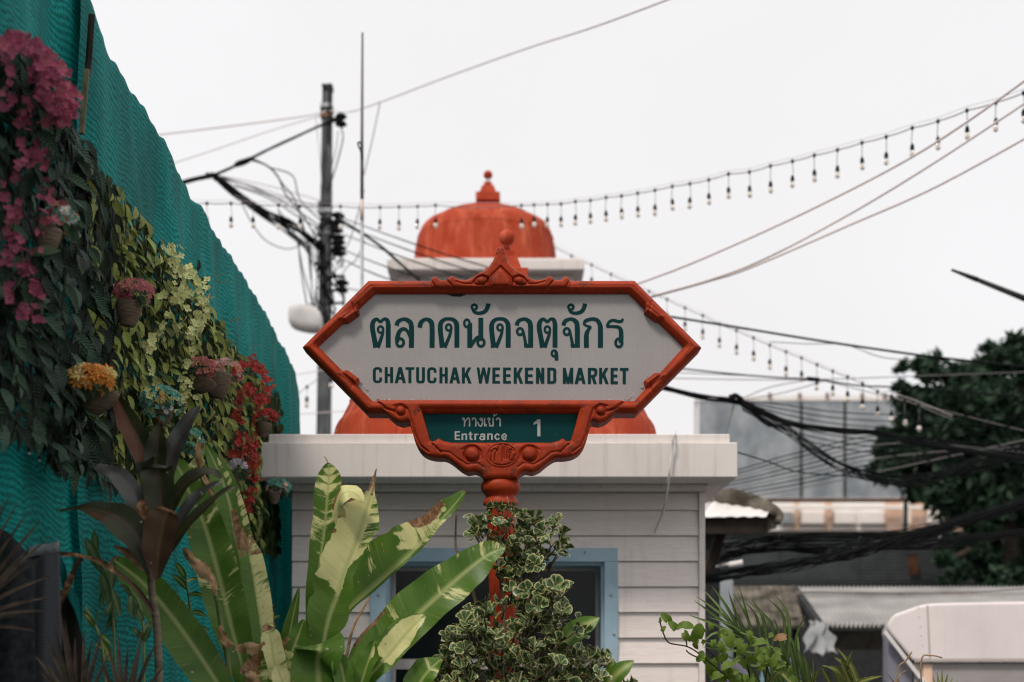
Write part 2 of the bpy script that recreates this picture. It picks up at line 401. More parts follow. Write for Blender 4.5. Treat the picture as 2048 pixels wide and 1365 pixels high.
def relief(dfn, hfn, b, step, back, front=0.0):
    """carved slab: outline from a distance field, face height in pixels; back = slab depth behind the sign plane (m)"""
    xs = np.arange(b[0], b[2]+step, step); ys = np.arange(b[1], b[3]+step, step)
    X, Yv = np.meshgrid(xs, ys); D = dfn(X, Yv); gy, gx = np.gradient(D, step)
    ins = D > 0; nb = np.zeros_like(ins)
    for dy in (-1, 0, 1):
        for dx in (-1, 0, 1): nb |= np.roll(np.roll(ins, dy, 0), dx, 1)
    sn = nb & ~ins; g2 = np.maximum(gx*gx+gy*gy, .3)
    mvx = np.where(sn, -D*gx/g2, 0); mvy = np.where(sn, -D*gy/g2, 0)
    X = X+np.clip(mvx, -1.5*step, 1.5*step); Yv = Yv+np.clip(mvy, -1.5*step, 1.5*step)
    D2 = np.where(sn, 0, np.maximum(D, 0)); H = hfn(X, Yv, D2)*pxm+front
    use = ins | sn; idx = -np.ones(X.shape, int); mb = MB(); r, c = np.nonzero(use)
    # faces
    q = use[:-1, :-1] & use[1:, :-1] & use[:-1, 1:] & use[1:, 1:] & (ins[:-1, :-1] | ins[1:, :-1] | ins[:-1, 1:] | ins[1:, 1:])
    idx[r, c] = np.arange(len(r))
    vs_ = [tuple(S(x, y, h)) for x, y, h in zip(X[r, c], Yv[r, c], H[r, c])]
    fr_, fc = np.nonzero(q)
    fs = [(int(idx[i, j]), int(idx[i+1, j]), int(idx[i+1, j+1]), int(idx[i, j+1])) for i, j in zip(fr_, fc)]
    cnt = {}
    for f in fs:
        for k in range(4):
            e_ = (f[k], f[(k+1) % 4]); cnt[e_] = 1
    mb.add(vs_, fs); nf = len(fs); m = {}
    def bk(i):
        if i not in m:
            v = vs_[i]; a = mb.add([v, (v[0], SY+back, v[2])], []); m[i] = a
        return m[i]
    for (a, b2) in list(cnt):
        if (b2, a) not in cnt:
            i, j = bk(a), bk(b2); mb.f.append((j, i, i+1, j+1)); mb.flat.add(len(mb.f)-1)
    return mb
def rnd(D, wd): t_ = np.clip(D/wd, 0, 1); return np.sqrt(np.maximum(0, 1-(1-t_)**2))
def groove(X, Y, pts, wd, dep): d = dline(X, Y, pts); return dep*np.exp(-(d/wd)**2)
def circ(cx, cy, r, n=24, a0=0, a1=2*math.pi, ry=None): return [(cx+r*math.cos(a0+(a1-a0)*i/n), cy+(ry or r)*math.sin(a0+(a1-a0)*i/n)) for i in range(n+1)]
HEXO = [(605, 696), (737, 563), (1269, 563), (1403, 697), (1273, 829), (735, 829)]
HEXI = [(638, 695), (751, 590), (1257, 590), (1366, 696), (1268, 803), (746, 803)]
KNOB = [(704, 634), (1303, 631), (703, 757), (1303, 762)]
base = P(1005, 0, SY); sign = thing('sign_post', 'red carved hexagonal market sign with green Thai and English lettering on a turned post', 'sign', (base.x, SY+.03, 0))
def d_ring(X, Y):
    d = np.minimum(sdf(X, Y, HEXO), -sdf(X, Y, HEXI))
    for kx, ky in KNOB: d = np.maximum(d, knob(X, Y, kx, ky)[0])
    return d
def knob(X, Y, kx, ky):
    s_ = 1 if kx > 1000 else -1; s2 = 1 if ky > 695 else -1; r_ = math.sqrt(.5)
    u = (-(X-kx)*s_+(Y-ky)*s2)*r_; v_ = -((X-kx)*s_+(Y-ky)*s2)*r_      # along the bar, towards the middle of the panel
    return np.minimum(20-np.abs(u)-.7*np.maximum(v_, -4), 9-np.abs(v_-.15*u+.5)), u, v_
def h_ring(X, Y, D):
    h = 17*rnd(D, 12)+2.2*np.exp(-((D-11)/3)**2)
    for kx, ky in KNOB:
        s_ = 1 if kx > 1000 else -1; s2 = 1 if ky > 695 else -1
        dk, u, v_ = knob(X, Y, kx, ky); h += np.where(dk > 0, 4.5*rnd(np.maximum(dk, 0), 6), 0); h -= 3*np.exp(-((u-9+.5*v_)/1.6)**2)*(np.abs(v_) < 26)*(D > 1)*(np.abs(u) < 18)
    return np.maximum(h, 0)
part('frame', relief(d_ring, h_ring, (600, 558, 1408, 834), 1.8, .10), RED, sign, True)
# crest on top (drawn in a 6x enlargement of the carving)
def Z3(pts): return [(840+x/6.0235, 460+y/6.0235) for x, y in pts]
half = [(130, 650), (158, 603), (195, 590), (222, 612), (250, 636), (318, 634), (362, 596), (398, 584), (438, 615), (500, 634), (570, 632), (640, 600), (720, 545), (785, 520), (832, 470), (880, 400), (905, 340), (912, 290), (930, 252), (970, 228)]
CREST = Z3(half+[(1940-x, y) for x, y in half[::-1][1:]]+[(1800, 735), (140, 735)])
cx = 840+970/6.0235
OGEE = Z3([(970, 490), (1060, 580), (1118, 640), (1100, 720), (1060, 745), (880, 745), (840, 720), (822, 640), (880, 580)])
OGI = Z3([(970, 515), (1050, 598), (1085, 650), (1080, 715), (860, 715), (855, 650), (890, 598)])
def d_crest(X, Y): return sdf(X, Y, CREST)
def h_crest(X, Y, D):
    h = 19+5*rnd(D, 8)-3*np.exp(-(D/1.6)**2)
    o = sdf(X, Y, OGEE); oi = sdf(X, Y, OGI)
    h = h-4.5*np.exp(-((o+1.2)/1.7)**2)+np.where(o > 0, 2.5*rnd(np.maximum(o, 0), 4), 0)-3.2*np.exp(-((oi+.5)/1.3)**2)+np.where(oi > 0, 3*rnd(np.maximum(oi, 0), 12), 0)
    for s_ in (-1, 1):
        m_ = lambda pts: [(cx+s_*(x-cx), y) for x, y in Z3(pts)]
        h -= groove(X, Y, m_([(330, 640), (372, 690), (415, 735)]), 1.4, 5); h -= groove(X, Y, m_([(140, 640), (170, 690), (200, 735)]), 1.4, 5)
        h -= groove(X, Y, m_([(440, 660), (540, 690), (640, 690), (700, 700)]), 1.5, 2.5)
        h -= groove(X, Y, m_([(655, 660), (690, 610), (750, 590), (810, 610), (825, 650)]), 1.7, 5)
        h -= groove(X, Y, m_([(640, 670), (700, 700), (770, 700), (815, 660)]), 1.4, 3.5)
        (vx, vy), = m_([(745, 648)]); h += 4.5*np.sqrt(np.maximum(0, 1-((X-vx)/8)**2-((Y-vy)/6.5)**2))
        h -= groove(X, Y, m_([(930, 330), (880, 420), (820, 500), (800, 560)]), 1.5, 1.6)
    h -= groove(X, Y, Z3([(935, 300), (970, 250), (1005, 300)]), 1.4, 2.2)
    return np.maximum(h, 1)
part('crest', relief(d_crest, h_crest, (858, 494, 1146, 586), 1.0, .085, .002), RED, sign, True)
# bracket that carries the small panel (drawn in a 3.8x enlargement)
def Z4(pts): return [(740+x/3.7926, 790+y/3.7926) for x, y in pts]
lft = [(62, 58), (85, 100), (118, 140), (155, 178), (195, 208), (245, 224), (296, 215), (312, 250), (328, 300), (350, 378), (388, 438), (440, 472), (505, 486), (575, 490), (635, 525), (690, 570), (745, 596), (800, 590), (842, 608), (864, 645)]
BR_O = cr(Z4(lft), 3)+cr(Z4([(1982-x, y) for x, y in lft[::-1]]), 3)
BR_H = Z4([(392, 118), (430, 250), (462, 360), (490, 362), (523, 340), (556, 360), (620, 373), (1366, 373), (1424, 360), (1460, 340), (1490, 362), (1520, 358), (1555, 245), (1586, 120)])
mx4 = 740+991/3.7926
def d_br(X, Y): return np.minimum(sdf(X, Y, BR_O+Z4([(1900, 52), (80, 52)])), -sdf(X, Y, BR_H))
def h_br(X, Y, D):
    h = 14+9*rnd(D, 11)
    for s_ in (-1, 1):
        m_ = lambda pts: [(mx4+s_*(x-mx4), y) for x, y in Z4(pts)]
        (vx, vy), = m_([(238, 132)]); h -= 5*np.exp(-((np.hypot(X-vx, Y-vy)-10)/2)**2); h += 5*np.sqrt(np.maximum(0, 1-((X-vx)**2+(Y-vy)**2)/62))
        h -= groove(X, Y, m_([(70, 72), (130, 120), (190, 140)]), 2, 4.5)
        h -= groove(X, Y, m_([(190, 100), (240, 88), (290, 120), (320, 200), (350, 320), (390, 400), (450, 445)]), 1.7, 3.6)
        h -= groove(X, Y, m_([(375, 140), (415, 270), (450, 370), (480, 390)]), 1.6, 2.2)
        (vx, vy), = m_([(775, 460)]); rr = np.hypot(X-vx, Y-vy); h -= 5.5*np.exp(-((rr-15.5)/2.0)**2); h += 6*np.sqrt(np.maximum(0, 1-rr**2/150))
        h -= groove(X, Y, m_([(480, 385), (505, 410), (545, 450)]), 1.5, 5)
        h -= groove(X, Y, m_([(545, 440), (610, 450), (670, 500), (740, 540), (820, 530), (860, 560)]), 1.7, 2.6)
        h -= groove(X, Y, m_([(700, 430), (740, 400), (800, 395), (845, 440), (850, 500)]), 1.6, 2.4)
        h -= groove(X, Y, m_([(880, 375), (910, 410)]), 1.6, 4)
    return np.maximum(h, 1)
part('bracket', relief(d_br, h_br, (752, 800, 1252, 962), 1.3, .09, .001), RED, sign, True)
EM = (740+1000/3.7926, 790+468/3.7926)
def d_em(X, Y): return (1-np.sqrt(((X-EM[0])/33.5)**2+((Y-EM[1])/25)**2))*26
GL = [Z4(q) for q in ([(918, 520), (925, 450), (950, 425), (962, 440)], [(945, 520), (948, 470), (970, 430), (975, 410), (985, 395), (1000, 400), (1005, 440), (1003, 520)], [(890, 505), (900, 460), (915, 440)],
      [(1018, 500), (1020, 410), (1035, 395), (1042, 420), (1040, 500)], [(1052, 455), (1062, 430), (1075, 440), (1060, 470), (1058, 505), (1075, 510), (1092, 480), (1108, 470), (1105, 500), (1085, 520)], [(1078, 420), (1088, 445), (1100, 420)])]
GL = [cr(q, 5) for q in GL]
def h_em(X, Y, D):
    h = 22.5+4*rnd(D, 12)-2.2*np.exp(-((D-4.2)/1.1)**2)
    for q in GL: h -= groove(X, Y, q, 1.25, 3.4)*(D > 3)
    return h
part('medallion', relief(d_em, h_em, (EM[0]-36, EM[1]-28, EM[0]+36, EM[1]+28), .8, .02, .001), RED, sign, True)
# panels
def m_panel():
    g = G('panel_grey'); v = g.coord('Object')
    c = g.ramp(g.noise(v, 2.2, 5), [(.3, (.325, .305, .302)), (.7, (.375, .354, .35))])
    c = g.mix(g.ramp(g.noise(g.coord('Object', (60, 1, 1.2)), 3, 4), [(.45, 0.), (.75, .35)]), c, (.295, .28, .28))
    c = g.mix(g.ramp(g.noise(v, 130, 4, .6), [(.60, 0.), (.72, .35)]), c, (.56, .54, .53))
    c = g.mix(g.ramp(g.noise(v, 60, 3, .6), [(.735, 0.), (.76, .8)]), c, (.17, .15, .14))
    g.col(c); g.set(.55, .12); g.bump(g.noise(v, 70, 3), .06, .002); return g.m
mb = MB(); big = [(x, y) for x, y in HEXI]; big = [((x-1002)*1.02+1002, (y-696)*1.04+696) for x, y in big]
mb.add([S(x, y, .004) for x, y in big]+[S(x, y, -.03) for x, y in big], [tuple(range(5, -1, -1)), tuple(range(6, 12))]+[(i, (i+1) % 6, 6+(i+1) % 6, 6+i) for i in range(6)])
part('panel', mb, m_panel(), sign)
g = G('panel_green'); v = g.coord('Object'); c = g.ramp(g.noise(v, 4, 5), [(.3, (.002, .038, .040)), (.7, (.003, .050, .052))])
c = g.mix(g.ramp(g.noise(v, 120, 3), [(.7, 0.), (.74, .5)]), c, (.12, .16, .16)); g.col(c); g.set(.5, .08)
mb = MB(); q = Z4([(375, 95), (445, 372), (1530, 372), (1605, 95)])
mb.add([S(x, y, .006) for x, y in q]+[S(x, y, -.03) for x, y in q], [(3, 2, 1, 0), (4, 5, 6, 7)]+[(i, (i+1) % 4, 4+(i+1) % 4, 4+i) for i in range(4)])
part('entrance_panel', mb, g.m, sign)
# lettering: strokes of varying width, each a hair in front of the one below
class Ink:
    def __init__(s, mapf, out): s.m = mapf; s.o = out; s.k = 0; s.mb = MB()
    def quad(s, pts):
        s.k += 1; h = s.o+s.k*2.5e-5
        q = [s.m(p) for p in pts]; s.mb.add([S(x, y, h) for x, y in q], [tuple(range(len(q)))])
    def stroke(s, pts, n=5, smooth=True, closed=False):
        p = cr(pts, n, closed) if smooth else [tuple(map(float, q)) for q in pts]
        m = len(p); L = []; R = []
        for i in range(m):
            a = p[(i-1) % m] if closed else p[max(i-1, 0)]; b = p[(i+1) % m] if closed else p[min(i+1, m-1)]
            tx, ty_ = b[0]-a[0], b[1]-a[1]; l_ = math.hypot(tx, ty_) or 1; nx, ny = -ty_/l_, tx/l_; hw = p[i][2]
            L.append((p[i][0]+nx*hw, p[i][1]+ny*hw)); R.append((p[i][0]-nx*hw, p[i][1]-ny*hw))
        s.k += 1; h = s.o+s.k*2.5e-5
        vs_ = [S(*s.m(q), h) for q in L+R]; cnt = m if closed else m-1
        s.mb.add(vs_, [(i, (i+1) % m, m+(i+1) % m, m+i) for i in range(cnt)])
    def ring(s, c_, R, hw, ry=None):
        s.stroke([(c_[0]+R*math.cos(a), c_[1]+(ry or R)*math.sin(a), hw) for a in [2*math.pi*i/20 for i in range(20)]], 1, False, True)
Z5 = lambda p: (730+p[0]/3.7926, 600+p[1]/3.7926)
ink = Ink(Z5, .0046)
def to_tao(o):
    q = lambda l: [(x+o, y, h) for x, y, h in l]
    ink.stroke(q([(84, 365, 21), (70, 290, 19), (57, 215, 19), (63, 170, 17), (90, 149, 13), (119, 175, 11)])); ink.stroke(q([(117, 175, 11), (143, 149, 12), (168, 156, 16), (177, 190, 18), (177, 230, 18.5), (177, 365, 19)]))
    ink.ring((119+o, 228), 20, 9.5, 24); ink.stroke(q([(139, 232, 9.5), (130, 275, 12), (98, 365, 15)]))
def do_dek(o):
    q = lambda l: [(x+o, y, h) for x, y, h in l]
    ink.stroke(q([(588, 365, 21), (578, 290, 19), (571, 215, 19), (578, 175, 17), (605, 151, 14), (640, 147, 13), (670, 153, 15), (692, 178, 18), (697, 215, 19), (697, 365, 19)]))
    ink.ring((635+o, 212), 20, 9.5, 23); ink.stroke(q([(655, 218, 9.5), (642, 275, 12), (604, 365, 15)]))
def cho_chan(o):
    q = lambda l: [(x+o, y, h) for x, y, h in l]
    ink.stroke(q([(1150, 197, 16), (1164, 164, 15), (1205, 148, 13), (1238, 162, 17), (1255, 200, 19), (1256, 365, 19)]))
    ink.ring((1176+o, 243), 22, 10, 25); ink.stroke(q([(1199, 236, 10), (1210, 290, 11), (1222, 352, 13)]))
    ink.quad([(1204+o, 338), (1258+o, 338), (1258+o, 365), (1208+o, 365)])
def han(o):
    q = lambda l: [(x+o, y, h) for x, y, h in l]
    ink.ring((829+o, 58), 19, 9.5); ink.stroke(q([(811, 64, 8), (828, 94, 11), (868, 104, 13), (910, 90, 15), (930, 58, 16), (936, 31, 17)]))
to_tao(0); to_tao(1264); do_dek(0); do_dek(389); cho_chan(0); cho_chan(354); han(0); han(732)
ink.stroke([(240, 197, 17), (253, 166, 15), (292, 149, 13), (330, 161, 17), (352, 202, 19), (352, 365, 19)]); ink.stroke([(341, 290, 9), (322, 240, 12), (292, 222, 13), (262, 242, 15), (247, 285, 17), (244, 325, 15)]); ink.ring((267, 326), 27, 11, 30)
ink.stroke([(415, 212, 18), (426, 172, 16), (463, 149, 13), (498, 166, 18), (509, 208, 19), (509, 365, 19)])
ink.ring((773, 180), 20, 9.5, 28); ink.quad([(776, 190), (813, 176), (813, 365), (776, 365)]); ink.stroke([(800, 352, 15), (846, 292, 12), (872, 284, 12)]); ink.quad([(860, 138), (897, 138), (897, 312), (860, 312)]); ink.ring((880, 326), 25, 10.5, 29)
ink.ring((1435, 408), 19, 9, 22); ink.stroke([(1450, 398, 13), (1452, 430, 14), (1452, 462, 14)])
ink.stroke([(1679, 365, 19), (1679, 270, 18), (1694, 230, 13), (1714, 208, 9)]); ink.stroke([(1716, 208, 9), (1690, 203, 9), (1660, 188, 8)]); ink.stroke([(1658, 192, 7), (1672, 163, 13), (1720, 148, 13), (1760, 157, 15), (1782, 195, 18), (1785, 240, 19), (1785, 365, 19)])
ink.stroke([(1834, 203, 9), (1850, 172, 11), (1880, 157, 11), (1920, 166, 11), (1945, 164, 11), (1956, 145, 8)]); ink.stroke([(1830, 204, 11), (1890, 205, 11), (1925, 212, 13), (1941, 242, 17), (1942, 330, 17)]); ink.ring((1925, 328), 25, 10.5, 31)
INKG = mk('green_print', (.004, .036, .038), (.006, .040, .042), 20, .6, .06)
part('thai_lettering', ink.mb, INKG, sign)
class Latin:
    """bold condensed capitals and small letters from straight and curved strokes in a box"""
    def __init__(s, ink, h, hh): s.i = ink; s.h = h; s.b = hh
    def draw(s, ch, x0, x1, y0, y1):
        W, H, h, b, I = x1-x0, y1-y0, s.h, s.b, s.i
        R = lambda xa, ya, xb, yb_: I.quad([(x0+xa, y0+ya), (x0+xb, y0+ya), (x0+xb, y0+yb_), (x0+xa, y0+yb_)])
        D = lambda xa, ya, xb, yb_, k=1.05: I.quad([(x0+xa-h*k, y0+ya), (x0+xa+h*k, y0+ya), (x0+xb+h*k, y0+yb_), (x0+xb-h*k, y0+yb_)])
        C = lambda l: I.stroke([(x0+x, y0+y, hw) for x, y, hw in l], 5)
        if ch == 'H': R(0, 0, 2*h, H); R(W-2*h, 0, W, H); R(2*h, H/2-b, W-2*h, H/2+b)
        elif ch == 'A': D(W/2-h*.1, 0, h, H); D(W/2+h*.1, 0, W-h, H); R(W*.26, H*.62, W*.74, H*.62+2*b)
        elif ch == 'T': R(0, 0, W, 2*b); R(W/2-h, 2*b, W/2+h, H)
        elif ch == 'U': C([(h, 0, h), (h, H*.35, h), (h, H*.7, h), (W*.22, H*.9, b*1.1), (W/2, H-b, b), (W*.78, H*.9, b*1.1), (W-h, H*.7, h), (W-h, H*.35, h), (W-h, 0, h)])
        elif ch == 'C': C([(W-h, H*.33, h*.95), (W*.82, H*.14, b*1.05), (W/2, b, b), (W*.2, H*.16, b*1.15), (h, H/2, h), (W*.2, H*.84, b*1.15), (W/2, H-b, b), (W*.82, H*.86, b*1.05), (W-h, H*.65, h*.95)])
        elif ch == 'K': R(0, 0, 2*h, H); D(W-h*1.2, 0, 1.7*h, H*.62); D(W*.45, H*.38, W-h, H)
        elif ch == 'W': D(h, 0, W*.27, H, .9); D(W/2, 0, W*.27, H, .9); D(W/2, 0, W*.73, H, .9); D(W-h, 0, W*.73, H, .9)
        elif ch == 'E': R(0, 0, 2*h, H); R(2*h, 0, W, 2*b); R(2*h, H/2-b, W*.93, H/2+b); R(2*h, H-2*b, W, H)
        elif ch == 'N': R(0, 0, 2*h, H); R(W-2*h, 0, W, H); D(h, 0, W-h, H)
        elif ch == 'D': R(0, 0, 2*h, H); C([(h, b, b), (W*.5, b, b), (W*.82, H*.15, h), (W-h, H*.5, h), (W*.82, H*.85, h), (W*.5, H-b, b), (h, H-b, b)])
        elif ch == 'M': R(0, 0, 2*h, H); R(W-2*h, 0, W, H); D(h, 0, W/2, H, .9); D(W-h, 0, W/2, H, .9)
        elif ch == 'R': R(0, 0, 2*h, H); C([(h, b, b), (W*.55, b, b), (W*.85, H*.12, h), (W*.9, H*.28, h), (W*.82, H*.46, h*.9), (W*.5, H*.53, b), (h, H*.53, b)]); D(W*.55, H*.55, W-h, H)
        elif ch == 'n': R(0, 0, 2*h, H); C([(h, H*.3, h*.8), (W*.4, b, b), (W*.78, H*.1, h*.9), (W-h, H*.4, h), (W-h, H, h)])
        elif ch == 't': R(W*.3, -H*.3, W*.3+2*h, H*.9); R(0, 0, W, 2*b); C([(W*.3+h, H*.8, h), (W*.6, H-b, b), (W, H-b, b)])
        elif ch == 'r': R(0, 0, 2*h, H); C([(h, H*.3, h*.8), (W*.5, b*1.2, b), (W, b*1.3, b)])
        elif ch == 'c': C([(W-h*.7, H*.32, h), (W*.75, H*.1, b), (W*.45, b*.8, b), (h, H/2, h), (W*.45, H-b*.8, b), (W*.75, H*.9, b), (W-h*.7, H*.68, h)])
        elif ch == 'e': C([(W*.1, H*.52, b), (W*.5, H*.52, b*.9), (W-h*.9, H*.50, h*.8), (W*.8, H*.14, b), (W*.5, b*.8, b), (h, H/2, h), (W*.45, H-b*.8, b), (W*.78, H*.92, b), (W-h*.7, H*.74, h*.9)])
        elif ch == 'a': C([(h, H*.28, h*.9), (W*.4, b*.8, b), (W*.8, H*.15, h), (W-h, H*.4, h), (W-h, H, h)]); I.ring((x0+W*.42, y0+H*.7), W*.36, b, H*.27)
        elif ch == '1': R(W-2.2*h, 0, W, H); I.quad([(x0, y0+H*.32), (x0, y0+H*.2), (x0+W-2*h, y0), (x0+W-1.9*h, y0+H*.22)])
ink = Ink(Z5, .0046); la = Latin(ink, 11.5, 9.6)
for ch, a, b in (('C', 60, 130), ('H', 150, 214), ('A', 226, 310), ('T', 308, 374), ('U', 388, 455), ('C', 472, 543), ('H', 565, 628), ('A', 641, 722), ('K', 735, 808), ('W', 846, 954), ('E', 966, 1024), ('E', 1047, 1107), ('K', 1128, 1199), ('E', 1213, 1275), ('N', 1297, 1360), ('D', 1382, 1450), ('M', 1500, 1579), ('A', 1590, 1672), ('R', 1690, 1757), ('K', 1775, 1847), ('E', 1862, 1917), ('T', 1933, 1998)):
    y = 512+a/1900*7; la.draw(ch, a, b, y, y+121)
part('english_lettering', ink.mb, INKG, sign)
WPR = mk('white_print', (.36, .37, .36), (.43, .44, .43), 30, .5, .3)
ink = Ink(lambda p: (740+p[0]/3.7926, 790+(p[1]-5)/3.7926), .0066); la = Latin(ink, 6.2, 4.8)
for ch, a, b in (('n', 695, 737), ('t', 747, 778), ('r', 792, 822), ('a', 832, 874), ('n', 889, 931), ('c', 943, 983), ('e', 994, 1037)): la.draw(ch, a, b, 302, 349)
la.draw('E', 643, 683, 284, 349); part('english_lettering', ink.mb, WPR, sign)
Z4p = ink.m; ink = Ink(Z4p, .0066); Latin(ink, 10.5, 7).draw('1', 1240, 1292, 194, 322); part('number', ink.mb, WPR, sign)
ink = Ink(Z4p, .0066)
ink.ring((709, 190), 7, 3.5); ink.stroke([(716, 188, 4.5), (717, 215, 4.5), (717, 247, 4.5)]); ink.stroke([(718, 222, 3.5), (735, 192, 4.5), (749, 184, 4.5), (755, 202, 5), (755, 247, 5)])
for o in (0, 184): ink.stroke([(774+o, 200, 5), (784+o, 184, 4.5), (799+o, 190, 5.5), (803+o, 208, 5.5), (803+o, 247, 5.5)])
ink.ring((843, 192), 8, 3.8); ink.stroke([(852, 192, 4.5), (852, 222, 4.5), (844, 244, 4.5), (830, 240, 4.5), (815, 212, 4.5)])
ink.stroke([(869, 182, 5), (869, 215, 5), (869, 238, 5)]); ink.ring((876, 238), 7, 3.6)
ink.ring((902, 191), 8, 3.8); ink.stroke([(910, 195, 4), (902, 212, 4), (908, 228, 4.5), (908, 244, 4.5)]); ink.quad([(904, 238), (938, 238), (938, 247), (904, 247)]); ink.stroke([(934, 182, 5), (934, 215, 5), (934, 240, 5)])
ink.stroke([(930, 150, 3.5), (940, 146, 3.5), (944, 158, 3.5), (936, 168, 3.5), (952, 164, 3.5), (964, 150, 3.5)])
part('thai_lettering', ink.mb, WPR, sign)
# paint peeling along the lower inner edges, flat black strip under the top rail
FL = mk('paint_flake', (.55, .52, .50), (.3, .1, .07), 60, .7)
mb = MB(); random.seed(3)
for (xa, ya, xb, yb_, n) in ((746, 803, 860, 803, 9), (700, 745, 745, 800, 7), (1180, 803, 1262, 803, 5), (1284, 782, 1300, 752, 4), (1255, 803, 1285, 778, 4)):
    for i in range(n):
        t_ = random.random(); x, y = xa+(xb-xa)*t_, ya+(yb_-ya)*t_; r = random.uniform(1.2, 3.6); k = random.randint(4, 6)
        a0 = random.random()*6; x += 0 if ya == yb_ else (3.2 if xa < 1000 else -3.2); y -= 2.6; a0 = random.random()*6
        q = [(x+r*random.uniform(.6, 2.0)*math.cos(a0+6.283*j/k), y+r*random.uniform(.4, .9)*math.sin(a0+6.283*j/k)) for j in range(k)]
        b_ = random.uniform(.0055, .012); mb.add([S(px, py, b_+random.uniform(0, .003)) for px, py in q], [tuple(range(k))])
part('peeling_paint', mb, FL, sign, kind='stuff')
mb = MB(); mb.add([S(x, y, .0055) for x, y in ((895, 590), (905, 594), (922, 594.5), (933, 590))], [(0, 1, 2, 3)]); part('black_strip', mb, BLACK, sign)
# post
def pz(py): return P(0, py, SY).z
prof = [(30, 940), (31, 952), (30, 958), (36, 961), (39.5, 968), (40, 974), (38, 982), (32, 988), (29.5, 992), (30, 995), (34, 1000), (35.5, 1006), (35, 1009), (29, 1011), (28.5, 1016), (28, 1030), (29, 1250), (30, 1600), (31, 1900)]
mb = MB()
for_ = [(r*pxm, pz(y)) for r, y in prof]+[(40*pxm, .30), (40*pxm, .14)]
n = 32; vs_ = []
for (r, z) in for_:
    xx = P(1001, 0, SY).x+(pz(1000)-z)*.030 if z < pz(1000) else P(1001, 0, SY).x
    vs_ += [(xx+r*math.cos(2*math.pi*k/n), SY+.035+r*math.sin(2*math.pi*k/n), z) for k in range(n)]
mb.add(vs_, [(i*n+(k+1) % n, i*n+k, (i+1)*n+k, (i+1)*n+(k+1) % n) for i in range(len(for_)-1) for k in range(n)]+[tuple(range(n))])
part('post', mb, RED, sign, True)
# ------------------------------------------------------------------ buildings and shelters on the right
GREYSHEET = mk('grey_sheet', (.20, .23, .255), (.40, .425, .445), 1.1, .55, .3, stretch=(1, 1, .6), lo=.36, hi=.62, bump=.6, bscale=1.6, bd=.12)
RUSTD = mk('dark_rust', (.04, .02, .014), (.12, .055, .03), 4, .85, .1)
PALEWALL = mk('pale_wall', (.87, .81, .76), (.92, .89, .86), 1.5, .7)
PINKWALL = mk('peach_paint', (.72, .46, .32), (.80, .58, .45), 2, .7)
DARKRIB = mk('dark_corrugated', (.045, .052, .054), (.09, .10, .103), 1.3, .7, .1)
RUSTS = mk('rust_streak', (.36, .35, .34), (.24, .13, .07), 3.0, .7, .2, lo=.5, hi=.7)
ZINC = mk('zinc_sheet', (.29, .28, .275), (.42, .41, .40), 2.5, .5, .35, stretch=(1, 1, 1))
MOSS = mk('mossy_tile', (.045, .04, .03), (.17, .15, .125), 5, .9, .1, bump=.4, bscale=20, bd=.02)
DARKWOOD = mk('dark_wood', (.012, .010, .009), (.03, .025, .02), 5, .8, .1)
TARP = mk('blue_tarp', (.17, .30, .36), (.24, .38, .44), 3, .6); LILAC = mk('lilac_cloth', (.27, .25, .36), (.36, .33, .44), 3, .7)
PLASTIC = mk('clear_plastic', (.20, .215, .22), (.36, .365, .365), 4, .35, .4)
def ribbed(mb, p00, p10, p01, amp, n, m=1):
    """corrugated sheet: p00->p10 across the ribs, p00->p01 along them"""
    a, b, c = Vector(p00), Vector(p10), Vector(p01); nr = (b-a).cross(c-a).normalized(); vs_ = []
    for i in range(n*4+1):
        t_ = i/(n*4); o = nr*amp*math.sin(2*math.pi*t_*n)
        for j in range(m+1): vs_.append(a+(b-a)*t_+(c-a)*j/m+o)
    k = m+1; mb.add(vs_, [(i*k+j, (i+1)*k+j, (i+1)*k+j+1, i*k+j+1) for i in range(n*4) for j in range(m)])
bb = thing('billboard_back', 'back of a large grey sheet hoarding with a rusty bottom beam', 'hoarding', (P(1600, 0, 42).x, 42, 0))
for a, b in ((1398, 1602.5), (1603, 1689.7), (1690.2, 1905)):
    mb = MB(); mb.pbox(a, 803, b, 996, 42, .03); part('sheet', mb, GREYSHEET, bb)
for px in (1602.7, 1690):
    mb = MB(); mb.pbox(px-2, 803, px+2, 996, 41.95, .04); part('seam_batten', mb, DARKSTEEL, bb)
mb = MB(); mb.pbox(1390, 792, 1905, 801, 41.96, .12); part('top_rail', mb, PALEWALL, bb)
mb = MB(); mb.pbox(1390, 997, 1905, 1004, 41.9, .16); part('bottom_beam', mb, RUSTD, bb)
mb = MB(); mb.pbox(1399, 804, 1904, 995, 42.05, .02); part('backing_sheet', mb, DARKSTEEL, bb)
for px in (1392, 1812, 1902):
    mb = MB(); a = P(px, 0, 42.1); mb.bbox(a.x-.05, 42.08, 0, a.x+.05, 42.2, P(0, 802, 42).z); part('leg', mb, WHITEPAINT if px < 1400 else DARKSTEEL, bb)
for px in (1540, 1600, 1655, 1725, 1770):
    mb = MB(); mb.pbox(px-3, 786, px+3, 796, 41.9, .05); part('clip', mb, RUST, bb)
sb = thing('shop_building', 'pale far shop front with peach pillars seen under the grey hoarding', 'building', (P(1750, 0, 54).x, 56, 0))
mb = MB(); mb.pbox(1420, 985, 2300, 1480, 54.3, 5); part('wall', mb, PALEWALL, sb)
for a, b in ((1592, 1598), (1654, 1664), (1774, 1803), (1826, 1850), (1900, 1930)):
    mb = MB(); mb.pbox(a, 1004, b, 1480, 54, .29); part('pillar', mb, PINKWALL, sb)
